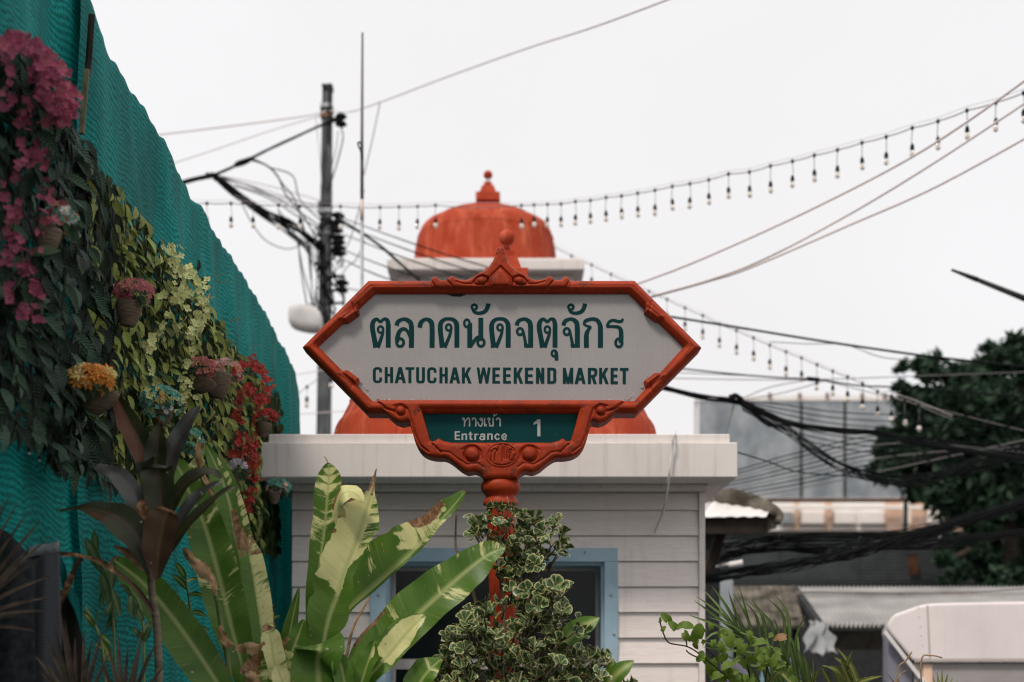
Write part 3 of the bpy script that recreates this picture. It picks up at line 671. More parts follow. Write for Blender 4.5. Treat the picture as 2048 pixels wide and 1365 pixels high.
for a, b in ((1560, 1588), (1602, 1650), (1668, 1712), (1720, 1770), (1853, 1896)):
    mb = MB(); mb.pbox(a, 1022, b, 1049, 54.2, .09); wn = part('window', mb, PALEWALL, sb)
    mb = MB(); mb.pbox(a+2, 1024, b-2, 1047, 54.15, .04); part('pane', mb, GREYSHEET if a in (1560,) else PALEWALL, wn)
mb = MB(); mb.pbox(1430, 1049, 2100, 1052, 54.05, .05); part('rail', mb, DARKSTEEL, sb)
mb = MB(); mb.pbox(1430, 1012, 2100, 1018, 53.5, .3); part('awning', mb, PALEWALL, sb)
sh = thing('corrugated_shed', 'dark grey shed with horizontal ribbed metal cladding under the cable bundles', 'shed', (P(1750, 0, 37.50).x, 39, 0))
for a, b in ((1395, 1560), (1561, 1720), (1721, 1880), (1881, 2160)):
    mb = MB(); ribbed(mb, P(a, 1170, 37.50), P(a, 1068, 37.70), P(b, 1170, 37.50), .03, 14); part('cladding_sheet', mb, DARKRIB, sh, True)
mb = MB(); mb.pbox(1392, 1062, 2165, 1069, 37.60, .3); part('ridge_cap', mb, DARKSTEEL, sh)
mb = MB(); mb.pbox(1392, 1163, 2165, 1174, 37.35, .2); part('gutter', mb, DARKSTEEL, sh)
mb = MB(); mb.pbox(1400, 1080, 2150, 1560, 37.80, 2.2); part('wall', mb, DARKSTEEL, sh)
mb = MB(); mb.pbox(1819, 1110, 1836, 1150, 37.30, .1); part('post', mb, RUSTD, sh)
aw = thing('zinc_awning', 'sloping silver corrugated awning with rust stains behind the white truck', 'awning', (P(1850, 0, 16).x, 16, 0))
for a0, b0, a1, b1 in ((1592, 1700, 1645, 1760), (1700.5, 1860, 1760.5, 1930), (1860.5, 2160, 1930.5, 2250)):
    mb = MB(); ribbed(mb, P(a0, 1176, 17.6), P(b0, 1176, 17.6), P(a1, 1252, 15.9), .028, int((b0-a0)/8)); part('roof_sheet', mb, ZINC, aw, True)
mb = MB(); mb.bar(P(1592, 1187, 17.2), P(2160, 1190, 17.2), .05); part('flashing', mb, RUSTS, aw)
mb = MB(); mb.bar(P(1588, 1176, 17.6), P(1643, 1254, 15.9), .07); part('edge_trim', mb, DARKSTEEL, aw)
for px in (1655, 1800, 2100):
    mb = MB(); a = P(px, 1250, 16.0); mb.bar((a.x, a.y, 0), (a.x, a.y, a.z-.02), .06); part('post', mb, DARKSTEEL, aw)
mb = MB(); mb.pbox(1662, 1262, 1780, 1300, 16.9, .05); part('signboard', mb, MOSS, aw)
tr = thing('tile_roof', 'small old brown tiled lean-to roof beside the silver awning', 'roof', (P(1530, 0, 16.5).x, 16.5, 0))
for k in range(8):
    y0 = 1172+k*9.0; Y0 = 17.2-k*.14; a = P(1462, y0, Y0); b = P(1588+k*2.2, y0, Y0)
    nT = 9
    for j in range(nT):
        x0 = a.x+(b.x-a.x)*j/nT; x1 = a.x+(b.x-a.x)*(j+1)/nT-.008
        mb = MB(); zt = a.z+.0; mb.add([(x0, Y0, zt), (x1, Y0, zt), (x1, Y0-.20, zt-.10), (x0, Y0-.20, zt-.10), (x0, Y0, zt-.03), (x1, Y0, zt-.03), (x1, Y0-.20, zt-.135), (x0, Y0-.20, zt-.135)], [(0, 1, 2, 3), (7, 6, 5, 4), (3, 2, 6, 7), (0, 3, 7, 4), (1, 5, 6, 2), (0, 4, 5, 1)])
        part('tile', mb, MOSS, tr)
for px in (1470, 1590):
    mb = MB(); a = P(px, 1236, 16.2); mb.bar((a.x, a.y, 0), (a.x, a.y, a.z), .07); part('post', mb, DARKWOOD, tr)
mb = MB(); mb.pbox(1400, 1160, 1466, 1600, 16.0, .1); part('wall', mb, GREYSHEET, tr)
ev = thing('mossy_eave', 'dark wooden eave with a white sheet and mossy ridge beside the kiosk', 'roof', (P(1480, 0, 13).x, 13.3, 0))
mb = MB(); mb.add([P(1402, 1036, 13), P(1538, 1036, 13), P(1530, 1068, 13), P(1405, 1068, 13), P(1402, 1036, 14.2), P(1545, 1030, 14.2), P(1540, 1060, 14.2), P(1405, 1062, 14.2)], [(0, 3, 2, 1), (4, 5, 6, 7), (0, 1, 5, 4), (1, 2, 6, 5), (2, 3, 7, 6), (0, 4, 7, 3)]); part('fascia', mb, DARKWOOD, ev)
mb = MB(); ribbed(mb, P(1402, 1034, 12.95), P(1532, 1034, 12.95), P(1426, 1004, 13.6), .006, 5); part('roof_sheet', mb, WHITEPAINT, ev, True)
mb = MB(); q = cr([P(1436, 992, 13.6), P(1470, 996, 13.5), P(1510, 1010, 13.4), P(1545, 1022, 13.2), P(1560, 1032, 13.1), P(1556, 1044, 13.0)], 4); mb.tube(q, [.06+.03*math.sin(i*.25) for i in range(len(q))], 9); part('ridge', mb, MOSS, ev, True)
mb = MB(); mb.add([P(1500, 1028, 13.2), P(1560, 1030, 13.2), P(1552, 1058, 13.2), P(1500, 1068, 13.2), P(1500, 1028, 14), P(1560, 1030, 14), P(1552, 1058, 14), P(1500, 1068, 14)], [(0, 3, 2, 1), (0, 1, 5, 4), (1, 2, 6, 5), (2, 3, 7, 6), (4, 5, 6, 7), (0, 4, 7, 3)]); part('end_board', mb, MOSS, ev)
mb = MB(); mb.bar(P(1442, 1066, 13.3), P(1412, 1160, 13.3), .09); part('bracket', mb, DARKWOOD, ev)
mb = MB(); mb.pbox(1398, 1050, 1440, 1600, 13.6, .5); part('wall', mb, DARKSTEEL, ev)
mb = MB(); a = P(1472, 1128, 13.1); mb.lathe([(.012, -.07), (.028, -.06), (.028, .05), (.032, .06)], a, 14, Matrix.Rotation(math.radians(80), 3, 'Y')); mb.bar(a-Vector((.07, 0, 0)), a+Vector((-.15, .45, .0)), .02)
tag(part('security_camera', mb, WHITEPAINT, loc=tuple(a)), 'small white security camera under the mossy eave', 'camera')
# covered stalls under the awning
mb = MB(); a = P(1590, 0, 14.5)
q = [(P(x, y, 14.5), P(x, y, 15.3)) for x, y in ((1548, 1365), (1556, 1330), (1585, 1316), (1610, 1322), (1632, 1365))]
vs_ = [Vector((q[0][0].x, 14.5, 0))]+[a_ for a_, _ in q]+[Vector((q[-1][0].x, 14.5, 0))]; bk_ = [v+Vector((0, .9, 0)) for v in vs_]; n = len(vs_)
mb.add(vs_+bk_, [tuple(range(n-1, -1, -1)), tuple(range(n, 2*n))]+[(i, (i+1) % n, n+(i+1) % n, n+i) for i in range(n)])
tag(part('covered_stall', mb, TARP, loc=(a.x, 14.9, 0), bevel=.03), 'stall covered by a light blue tarp under the tiled roof', 'stall')
mb = MB(); a = P(1450, 0, 13.8)
vs_ = [Vector((P(x, 0, 13.8).x, 13.8, z)) for x, z in ((1405, 0), (1405, 1.55), (1440, 1.66), (1485, 1.60), (1510, 1.45), (1514, 0))]; bk_ = [v+Vector((0, 1.0, .05)) for v in vs_]; n = len(vs_)
mb.add(vs_+bk_, [tuple(range(n-1, -1, -1)), tuple(range(n, 2*n))]+[(i, (i+1) % n, n+(i+1) % n, n+i) for i in range(n)])
tag(part('covered_stall', mb, LILAC, loc=(a.x, 14.2, 0), bevel=.03), 'stall covered by a lilac cloth beside the kiosk corner', 'stall')
mb = MB(); tp_ = [P(x, y, 15.6) for x, y in ((1618, 1242), (1628, 1244), (1638, 1241), (1648, 1247), (1658, 1250))]; bt_ = [P(x, y, 15.2) for x, y in ((1606, 1306), (1622, 1301), (1638, 1311), (1656, 1303), (1676, 1306))]
random.seed(9)
for i in range(21):
    f = i/5; k = min(int(f), 3); t_ = f-k; A = tp_[k].lerp(tp_[k+1], t_); B = bt_[k].lerp(bt_[k+1], t_)
    for j in range(11): mb.v.append(tuple(A.lerp(B, j/10)+Vector((.03*math.sin(j*.9+i*.5), .035*math.sin(i*.8+j*.25)*(.3+j/10), .012*math.sin(i*2+j)))))
mb.f = [(i*11+j, i*11+j+1, (i+1)*11+j+1, (i+1)*11+j) for i in range(20) for j in range(10)]
o = part('plastic_sheet', mb, PLASTIC, None, True, loc=tuple(tp_[2])); o.modifiers.new('thick', 'SOLIDIFY').thickness = .004
tag(o, 'crumpled pale plastic sheet hanging under the awning edge', 'tarp')
# the white-topped truck
ta = .24; TX = Vector((math.cos(ta), -math.sin(ta), 0)); TYv = Vector((math.sin(ta), math.cos(ta), 0)); T0 = Vector((P(1785, 0, 11.5).x, 11.5, 0))
def T(x, y, z): return T0+TX*x+TYv*y+Vector((0, 0, z))
tk = thing('truck', 'white rounded truck top with rivets and a grey lower body at the right edge', 'truck', tuple(T(.8, 1.5, 0)))
za, zb_ = P(0, 1322, 11.5).z, P(0, 1207, 11.5).z
rp = cr([(.16, za), (.06, za+.13), (-.035, za+.26), (.0, za+.36), (.10, zb_-.06), (.26, zb_-.01), (.5, zb_)], 5)+[(2.2, zb_+.01), (2.35, zb_-.05), (2.35, za)]
def slab(mb, poly, y0, y1, tr_=T):
    n = len(poly); mb.add([tr_(x, y0, z) for x, z in poly]+[tr_(x, y1, z) for x, z in poly], [tuple(range(n)), tuple(range(2*n-1, n-1, -1))]+[((i+1) % n, i, n+i, n+(i+1) % n) for i in range(n)])
VAN = m_white('van_white', (.77, .71, .70), (.50, .45, .42), .55); VANG = mk('van_grey', (.30, .28, .275), (.37, .35, .34), 3, .5, .3); VANS = mk('van_lilac', (.20, .20, .25), (.26, .26, .31), 3, .5)
mb = MB(); slab(mb, rp, 0, 3.0); part('canopy', mb, VAN, tk, bevel=.02)
mb = MB(); slab(mb, [(.17, .55), (.17, za-.012), (2.33, za-.012), (2.33, .55)], .03, 2.9); part('body', mb, VANG, tk, bevel=.01)
mb = MB(); slab(mb, [(-.03, .55), (-.03, za+.24), (.16, za-.03), (.16, .55)], .10, 2.9); part('side_panel', mb, VANS, tk)
mb = MB(); mb.bar(T(-.06, .02, za+.24), T(.34, .0, za-.30), .035, .03); part('trim_strip', mb, WHITEPAINT, tk)
mb = MB(); slab(mb, [(.17, za-.010), (.17, za+.004), (2.34, za+.004), (2.34, za-.010)], -.012, .02); part('seam_strip', mb, SASH, tk)
for k in range(11):
    mb = MB(); mb.ball(T(.30+k*.19, -.012, za-.002), .009, 8); part('rivet', mb, STEEL, tk)
for k in range(6):
    mb = MB(); mb.ball(T(.20+(.04*(5-k)/5), -.0, za+.05+k*.075), .006, 8); part('rivet', mb, STEEL, tk)
mb = MB(); mb.add([T(.285, -.004, za+.01), T(.297, -.004, za+.01), T(.277, -.004, zb_-.02), T(.265, -.004, zb_-.02)], [(0, 1, 2, 3)]); part('panel_joint', mb, SASH, tk)
mb = MB(); slab(mb, [(.24, .6), (.24, za-.03), (.31, za-.03), (.31, .6)], .02, .03); part('reflector_strip', mb, PINKWALL, tk)
for x in (.45, 1.9):
    for y in (.25, 2.3):
        mb = MB(); mb.lathe([(.18, -.1), (.3, -.1), (.32, -.06), (.32, .06), (.3, .1), (.18, .1)], T(x, y+.1, .32), 22, Matrix.Rotation(ta*-1, 3, 'Z') @ Matrix.Rotation(math.pi/2, 3, 'X')); wh = part('wheel', mb, BLACK, tk, True)
        mb = MB(); mb.lathe([(.05, -.08), (.17, -.09), (.17, .09), (.05, .08)], T(x, y+.1, .32), 18, Matrix.Rotation(ta*-1, 3, 'Z') @ Matrix.Rotation(math.pi/2, 3, 'X')); part('rim', mb, STEEL, wh)

# ------------------------------------------------------------------ utility pole, mast, lamps
UY = 24.0
up = thing('utility_pole', 'weathered grey concrete utility pole tangled with cables and black insulators', 'pole', (P(641, 0, UY).x, UY, 0))
mb = MB(); a = P(655, 172, UY); b = P(641, 1520, UY); b.z = 0
for i, (c, r) in enumerate(((a, .075), (b, .15))): pass
q = [(.078, a), (.15, b)]; vs_ = []
for r, c in q: vs_ += [c+Vector((sx*r, sy*r, 0)) for sx, sy in ((-1, -1), (1, -1), (1, 1), (-1, 1))]
mb.add(vs_, [(0, 3, 2, 1), (4, 5, 6, 7)]+[(i, (i+1) % 4, 4+(i+1) % 4, 4+i)[::-1] for i in range(4)]); part('shaft', mb, POLE, up, bevel=.012)
mb = MB(); mb.bar(P(660, 168, UY-.1), P(657, 286, UY-.1), .05, .03); part('steel_strap', mb, DARKSTEEL, up)
mb = MB(); mb.pbox(644, 168, 664, 176, UY-.11, .22); part('cap', mb, DARKSTEEL, up)
for y, c in ((214, STEEL), (234, RUST), (222, DARKSTEEL), (412, DARKSTEEL), (424, STEEL), (468, STEEL), (640, DARKSTEEL)):
    mb = MB(); x = 655-14*(y-172)/690; r_ = .085+.04*(y-172)/690; p = P(x, y, UY); mb.bbox(p.x-r_-.012, UY-r_-.012, p.z-.035, p.x+r_+.012, UY+r_+.012, p.z+.035); part('band', mb, c, up)
def insul(px, py, h, r, n, tilt=0):
    mb = MB(); c = P(px, py, UY-.05); pr = []
    H = h/F*UY; R_ = r/F*UY
    for k in range(n): z = -H/2+H*k/n; pr += [(R_*.45, z), (R_, z+H*.25/n), (R_*.9, z+H*.5/n), (R_*.45, z+H*.75/n)]
    mb.lathe(pr, c, 14, Matrix.Rotation(tilt, 3, 'Y')); part('insulator', mb, BLACK, up, True)
    mb = MB(); mb.bar(c, P(px-26, py-2, UY), .03); part('insulator_arm', mb, DARKSTEEL, up)
insul(682, 239, 30, 12, 2); insul(675, 444, 44, 14, 3, .1); insul(677, 490, 44, 15, 4, -.1); insul(684, 571, 30, 14, 2, .1)
mb = MB()
for (x0, y0, x1, y1) in ((655, 556, 690, 553), (652, 582, 692, 580), (688, 553, 687, 612), (652, 608, 690, 606), (668, 440, 668, 520)): mb.bar(P(x0, y0, UY-.1), P(x1, y1, UY-.1), .035)
part('bracket_rack', mb, DARKSTEEL, up, kind='stuff')
mb = MB()   # knots of spliced wire on the pole
random.seed(11)
for k in range(30):
    c = P(648+random.uniform(-16, 26), random.uniform(420, 620), UY-.16+random.uniform(-.1, .05)); q = [c]
    for j in range(4): c = c+Vector((random.uniform(-.12, .12), random.uniform(-.05, .05), random.uniform(-.22, .12))); q.append(c)
    mb.tube(cr(q, 3), random.choice((.008, .012, .015)), 5)
part('wire_knots', mb, CABLE, up, kind='stuff')
mb = MB(); ms = P(724, 66, 13.0); mb.tube([(ms.x, 13, 0), (ms.x, 13, P(0, 440, 13).z)], .016, 8); md = P(0, 300, 13).z
mast = thing('antenna_mast', 'thin pale metal mast rising beside the utility pole', 'mast', (ms.x, 13, 0))
part('lower_tube', mb, STEEL, mast, True)
mb = MB(); mb.tube([(ms.x, 13, P(0, 441, 13).z), (ms.x, 13, P(0, 400, 13).z)], .019, 8); part('sleeve', mb, mk('pink_pvc', (.6, .5, .45), None, rough=.5), mast, True)
mb = MB(); mb.tube([(ms.x, 13, P(0, 399, 13).z), (ms.x, 13, P(0, 270, 13).z), (ms.x+.004, 13, ms.z)], [.017, .015, .011], 8); part('upper_tube', mb, CABLE2, mast, True)
mb = MB(); mb.tube(cr([P(724, 320, 12.98), P(721, 302, 12.96), P(717, 292, 12.96), P(716, 286, 12.97), P(721, 286, 12.98), P(724, 296, 12.98)], 4), .008, 5); part('tie_wire', mb, CABLE, mast)
lh = thing('street_luminaire', 'white rounded street lamp head fixed to the left of the utility pole', 'street lamp', tuple(P(640, 640, UY-.2)))
mb = MB(); c = P(612, 638, UY-.25); vs_ = []; n = 24      # rounded shoe-shaped head, deepest in the middle
sgn = lambda v: math.copysign(abs(v)**.6, v)
for (x, zt, zb2) in ((-.275, .10, -.02), (-.27, .16, -.08), (-.245, .205, -.13), (-.19, .225, -.17), (-.08, .225, -.205), (.05, .215, -.23), (.16, .18, -.235), (.24, .11, -.225), (.275, .02, -.19), (.28, -.05, -.13)):
    hz = (zt-zb2)/2; zc_ = (zt+zb2)/2
    vs_ += [c+Vector((x, min(.2, .06+hz)*sgn(math.cos(2*math.pi*k/n)), zc_+hz*sgn(math.sin(2*math.pi*k/n)))) for k in range(n)]
mb.add(vs_, [(i*n+k, (i+1)*n+k, (i+1)*n+(k+1) % n, i*n+(k+1) % n) for i in range(9) for k in range(n)]+[tuple(range(n)), tuple(range(10*n-1, 9*n-1, -1))]); part('housing', mb, WHITEPAINT, lh, True)
mb = MB(); mb.bar(P(632, 632, UY-.34), P(652, 637, UY-.12), .06, .14); mb.bar(P(634, 648, UY-.3), P(650, 651, UY-.12), .05); part('clamp', mb, DARKSTEEL, lh, kind='stuff')
mb = MB(); mb.tube([P(630, 646, UY-.22), P(650, 640, UY-.1)], .05, 8); part('arm', mb, DARKSTEEL, lh)
# street-lamp arm reaching in from the right
sl = thing('street_lamp', 'dark tapering street lamp arm reaching in from the right edge', 'street lamp', (P(2350, 0, 14).x, 14, 0))
e = P(2350, 700, 14); mb = MB(); mb.tube([(e.x, 14, 0), (e.x, 14, e.z)], [.08, .055], 10); part('post', mb, DARKSTEEL, sl, True)
mb = MB(); mb.tube([P(2350, 715, 14), P(2048, 597, 14), P(1955, 560, 14)], [.035, .03, .022], 8); part('arm', mb, DARKSTEEL, sl, True)
mb = MB(); mb.tube([P(1955, 560, 14), P(1903, 540, 14)], [.026, .012], 8); part('lamp_head', mb, DARKSTEEL, sl, True)

# ------------------------------------------------------------------ cables
def cable(label, pts, r, mat=None, group=None, n=6, name='cable', twist=None):
    """pts: (px, py, distance); r in photo pixels at its distance; twist=(count, spread px) makes a bundle"""
    p = cr(pts, n); mb = MB()
    mid = pts[len(pts)//2][2]
    if twist:
        k, sp = twist
        for j in range(k):
            ph = random.random()*6.28; fq = random.uniform(.10, .3); a_ = random.uniform(.3, 1)*sp
            mb.tube([P(x+a_*.3*math.sin(i*fq*1.3+ph), y+a_*math.sin(i*fq+ph), Y+a_*.004*math.cos(i*fq+ph)) for i, (x, y, Y) in enumerate(p)], r/F*mid, 5)
    else: mb.tube([P(*q) for q in p], r/F*mid, 6)
    c = P(*pts[len(pts)//2])
    o = part(name, mb, mat or CABLE, None, True, loc=tuple(c)); return tag(o, label, 'cable', group)
ORD = ['topmost', 'second', 'third', 'fourth', 'fifth', 'sixth', 'seventh', 'eighth', 'lowest']
random.seed(5)
U = UY-.15
cable('thin grey wire rising from the pole top to the upper right corner', [(660, 222, U), (700, 224, 22), (760, 205, 20), (900, 152, 18), (1060, 95, 16), (1200, 50, 14), (1400, -25, 12)], 1.5, CABLE3)
cable('thin grey wire drooping from the pole top to the left net', [(300, 272, 20), (400, 260, 21), (520, 245, 22), (620, 231, 23), (652, 222, U)], 1.5, CABLE3)
cable('faint grey wire just below the topmost left wire', [(320, 335, 20), (420, 303, 21), (540, 262, 22), (640, 232, U)], 1.2, CABLE3)
cable('black cable climbing from the thick left bundle to the pole top', [(425, 352, 22), (460, 337, 22), (500, 318, 22.5), (540, 298, 23), (590, 275, 23.3), (650, 248, U), (682, 240, U)], 2.8, CABLE)
cable('black lashing on the climbing cable left of the pole', [(472, 331, 22.2), (485, 325, 22.3), (503, 316, 22.5)], 4, CABLE, twist=(4, 3))
cable('thick black cable bundle coming out from behind the green net', [(340, 374, 21), (385, 360, 21.6), (425, 352, 22)], 5, CABLE)
cable('knotted black cable joint left of the pole', [(412, 350, 22), (425, 352, 22), (436, 354, 22)], 3.5, CABLE, twist=(6, 5))
cable('sagging black bundle from the joint to the pole above the lamps', [(425, 352, 22), (455, 368, 22), (490, 400, 22.4), (530, 425, 23), (580, 448, 23.4), (620, 478, U), (648, 500, U)], 1.35, CABLE, twist=(13, 10))
cable('lower black bundle under the sagging bundle left of the pole', [(430, 356, 22), (470, 390, 22), (520, 425, 22.6), (560, 452, 23), (600, 482, 23.5), (622, 500, U)], 1.3, CABLE, twist=(7, 8))
for i, (a, b) in enumerate((((432, 350), (642, 402)), ((440, 352), (644, 418)), ((430, 352), (640, 425)), ((436, 356), (642, 412)))):
    cable(ORD[i]+' of four faint straight wires from the joint to the pole', [(a[0], a[1], 22), ((a[0]+b[0])/2, (a[1]+b[1])/2-4+3*i, 23), (b[0], b[1], U)], .9, CABLE3, group='faint wires from the joint to the pole')
cable('black loop arching from the lashing down to the pole', [(500, 320, 22.5), (530, 330, 22.6), (555, 352, 22.8), (572, 390, 23), (605, 430, 23.4), (628, 470, U), (640, 500, U)], 1.6)
cable('second black loop arching wider beside the first', [(505, 318, 22.5), (540, 336, 22.6), (568, 372, 23), (590, 400, 23.2), (603, 440, 23.4), (615, 490, U), (622, 560, U)], 1.5)
for i, q in enumerate(([(436, 354, 22), (500, 372, 22.6), (575, 410, 23.2), (640, 452, U)], [(470, 372, 22), (540, 398, 22.8), (600, 436, 23.4), (648, 462, U)], [(540, 336, 22.6), (585, 352, 23), (600, 400, 23.4), (640, 440, U)], [(556, 420, 23), (590, 470, 23.5), (606, 540, U), (626, 610, U)], [(600, 440, 23.4), (628, 520, U), (660, 560, U), (690, 600, U)], [(570, 450, 23.2), (612, 500, U), (640, 560, U), (672, 620, U)])):
    cable(['slack black wire bowing from the joint to the pole band', 'black wire just under the slack wire bowing to the pole band', 'short black wire arching right of the two loops', 'black wire dropping from the sagging bundle to the lamp head', 'black wire crossing the pole diagonally to the rack', 'lower black wire crossing the pole diagonally'][i], q, 1.25)
cable('pale slack wire dipping below the left lamps', [(478, 395, 22), (500, 440, 22), (530, 480, 22.5), (570, 498, 23), (598, 492, 23.4), (605, 482, 23.5)], 1.1, CABLE2)
for i, q in enumerate(([(600, 484, U), (598, 500, U), (605, 560, U), (616, 620, U), (624, 650, U)], [(620, 490, U), (622, 540, U), (625, 600, U), (628, 650, U)], [(634, 500, U), (634, 560, U), (628, 620, U), (630, 660, U)], [(640, 480, U), (637, 520, U), (633, 580, U), (637, 640, U)])):
    cable(['leftmost', 'second', 'third', 'rightmost'][i]+' of the black wires hanging straight down left of the pole', q, 1.3, group='wires hanging beside the pole')
cable('black wire curving from the top insulator back to the pole', [(680, 250, U), (686, 275, U), (676, 320, U), (660, 372, U), (655, 385, U)], 1.3)
cable('pale wire falling inside the curve of the top insulator wire', [(676, 262, U), (672, 300, U), (660, 345, U)], .9, CABLE2)
cable('thin pale wire hanging left of the pole shaft', [(632, 232, U), (634, 262, U), (640, 320, U), (643, 370, U)], .9, CABLE3)
cable('thin grey wire slanting from the high wire past the mast', [(760, 205, 20), (752, 245, 20), (740, 300, 20), (728, 350, 20)], 1, CABLE2)
for i, (a, b) in enumerate((((684, 436), (990, 540)), ((684, 450), (965, 550)), ((690, 470), (945, 562)), ((686, 500), (870, 565)), ((688, 520), (800, 566)))):
    cable(ORD[i]+' of the thin black wires fanning right from the pole behind the sign', [(a[0], a[1], U), ((a[0]*2+b[0])/3, (a[1]*2+b[1])/3+3, 18.2), ((a[0]+2*b[0])/3, (a[1]+2*b[1])/3+3, 17.6), (b[0], b[1], 17), (b[0]+120, b[1]+45, 16)], 1.4, CABLE, group='wires fanning right from the pole')
cable('thick black bundle running from the pole down behind the sign', [(676, 436, U), (710, 458, 21), (760, 492, 18.4), (800, 528, 17.6), (840, 562, 17), (900, 610, 16)], 1.8, CABLE, twist=(5, 4))
for i, q in enumerate(([(672, 530, U), (700, 480, U), (722, 405, U), (728, 380, U)], [(668, 460, U), (680, 520, U), (662, 560, U), (668, 600, U)], [(660, 600, U), (690, 540, U), (712, 520, U), (730, 480, U)], [(655, 520, U), (672, 560, U), (690, 575, U), (720, 582, U)])):
    cable(['loose black wire climbing steeply to the mast tip beside the pole', 'loose black wire wriggling down the right side of the pole', 'loose black wire rising from low on the pole towards the mast', 'loose black wire dipping right from the lower insulator'][i], q, 1.0, group='loose wires right of the pole')
cable('pale straight cable highest of three rising to the right edge', [(1180, 600, 13), (1280, 566, 13), (1400, 520, 12.5), (1600, 430, 12), (1800, 328, 11.5), (1940, 240, 11), (2120, 110, 10.5)], 2.4, CABLE3)
cable('pale cable in the middle of three rising to the right edge', [(1240, 610, 13), (1320, 588, 13), (1420, 560, 12.7), (1530, 518, 12.3), (1700, 428, 12), (1870, 325, 11.5), (2120, 160, 11)], 2.3, CABLE3)
cable('pale cable lowest of three rising to the right edge', [(1240, 612, 13.2), (1320, 590, 13.2), (1420, 562, 12.9), (1500, 536, 12.6), (1700, 450, 12.2), (1880, 370, 11.7), (2120, 238, 11.2)], 2.3, CABLE3)
cable('black cable sloping over the treetop from behind the sign', [(1300, 628, 15), (1380, 640, 15), (1480, 656, 15), (1640, 682, 15), (1790, 704, 15), (1900, 718, 15), (2120, 742, 15)], 2.3)
cable('thin slack wire looping under the cable over the treetop', [(1540, 684, 15.2), (1610, 688, 15.2), (1690, 690, 15.2), (1760, 714, 15.2), (1830, 722, 15.2)], .9, CABLE2)
cable('heavy black cable bundle running right in front of the grey hoarding', [(1290, 768, 14), (1325, 776, 14), (1400, 794, 14), (1465, 802, 14), (1520, 822, 14), (1580, 848, 14), (1680, 862, 14), (1760, 866, 14), (1860, 890, 14), (2120, 930, 14)], 1.15, CABLE, twist=(16, 6))
cable('lumpy black splice on the heavy bundle at the hoarding corner', [(1460, 797, 13.95), (1472, 794, 13.95), (1485, 802, 13.95)], 3, CABLE, twist=(6, 6))
cable('slack black loops under the heavy bundle', [(1490, 812, 13.9), (1520, 840, 13.9), (1545, 850, 13.9), (1575, 846, 13.9)], 1.2, CABLE, twist=(3, 5))
cable('black wire from the sign to the tree through a small joint', [(1330, 734, 16), (1450, 747, 16), (1560, 756, 16), (1632, 759, 16), (1720, 772, 16), (1810, 776, 16), (2120, 800, 16)], 1.6)
cable('small black wire joint above the hoarding', [(1615, 758, 15.95), (1640, 760, 15.95)], 2, CABLE, twist=(4, 3))
for i, q in enumerate(([(1340, 757, 17), (1600, 760, 17), (1900, 750, 17), (2120, 742, 17)], [(1480, 800, 16), (1540, 775, 16), (1620, 760, 16)], [(1480, 802, 16), (1570, 785, 16), (1650, 762, 16)], [(1340, 745, 17), (1500, 752, 17), (1600, 758, 17)], [(1640, 760, 16), (1700, 775, 16), (1800, 800, 16), (2120, 880, 16)])):
    cable(['long level thin grey wire above the hoarding', 'lower short slanting grey wire at the hoarding joint', 'upper short slanting grey wire at the hoarding joint', 'short grey wire from the sign tip to the hoarding joint', 'grey wire falling from the hoarding joint into the tree'][i], q, .9, CABLE2, group='thin wires above the hoarding')
for i in range(7):
    y = 805+i*9; cable((ORD[i] if i < 6 else 'lowest')+' of the seven thin black wires spreading across the hoarding from the splice', [(1480, 802, 14.5), (1560, y+4, 14.7), (1680, y+20+i*3, 15), (1850, y+26+i*6, 15.5), (2120, y+30+i*14, 16)], 1.0, CABLE, group='wires across the hoarding')
for i in range(9):
    y = 985-i*6; cable((ORD[8-i] if 0 < i < 8 else ('lowest' if i == 0 else 'topmost'))+' of the dark wires crossing low in front of the hoarding to the tree', [(1380, y+20, 16), (1480, y+10-i, 16), (1600, y-8-i*3, 16), (1800, y-50-i*5+i*3, 16.5), (2120, y-120+i*14, 17)], 1.2, CABLE if i % 3 else CABLE2, group='wires low across the hoarding')
cable('single wire slanting from the cornice corner across the hoarding', [(1475, 905, 11.5), (1540, 925, 13), (1600, 945, 14), (1720, 955, 15), (1800, 966, 16)], 1.3)
cable('wire hanging down the hoarding from the splice', [(1470, 802, 14), (1460, 840, 14), (1448, 885, 14), (1440, 960, 14)], 1.6, CABLE2)
cable('thick dark bundle sagging across the ribbed shed', [(1395, 1158, 13), (1450, 1150, 13), (1540, 1140, 13), (1640, 1122, 13), (1740, 1098, 13), (1830, 1072, 13), (1920, 1046, 13), (2120, 990, 13)], 1.0, CABLE, twist=(28, 14))
cable('second dark bundle above the first on the ribbed shed', [(1380, 1135, 14.6), (1470, 1108, 14.4), (1560, 1096, 14), (1660, 1100, 13.5), (1740, 1092, 13.5), (1860, 1090, 13.5), (1960, 1075, 13.5), (2120, 1060, 13.5)], .9, CABLE, twist=(20, 12))
cable('dark bundle along the top of the ribbed shed', [(1380, 1098, 14.8), (1460, 1090, 14.6), (1540, 1080, 14.3), (1640, 1078, 14), (1760, 1074, 14), (1850, 1060, 14), (1960, 1030, 14), (2120, 985, 14)], .9, CABLE, twist=(20, 13))
cable('dark bundle through the tree above the shop front', [(1480, 806, 14.2), (1560, 850, 14.3), (1680, 930, 14.5), (1800, 962, 14.5), (1880, 955, 14.5), (1960, 930, 14.5), (2120, 890, 14.5)], 1.0, CABLE, twist=(16, 16))
cable('fine wire over the zinc awning', [(1600, 1185, 14.5), (1800, 1188, 14.5), (1960, 1184, 14.5), (2048, 1178, 14.5), (2120, 1172, 14.5)], .8)
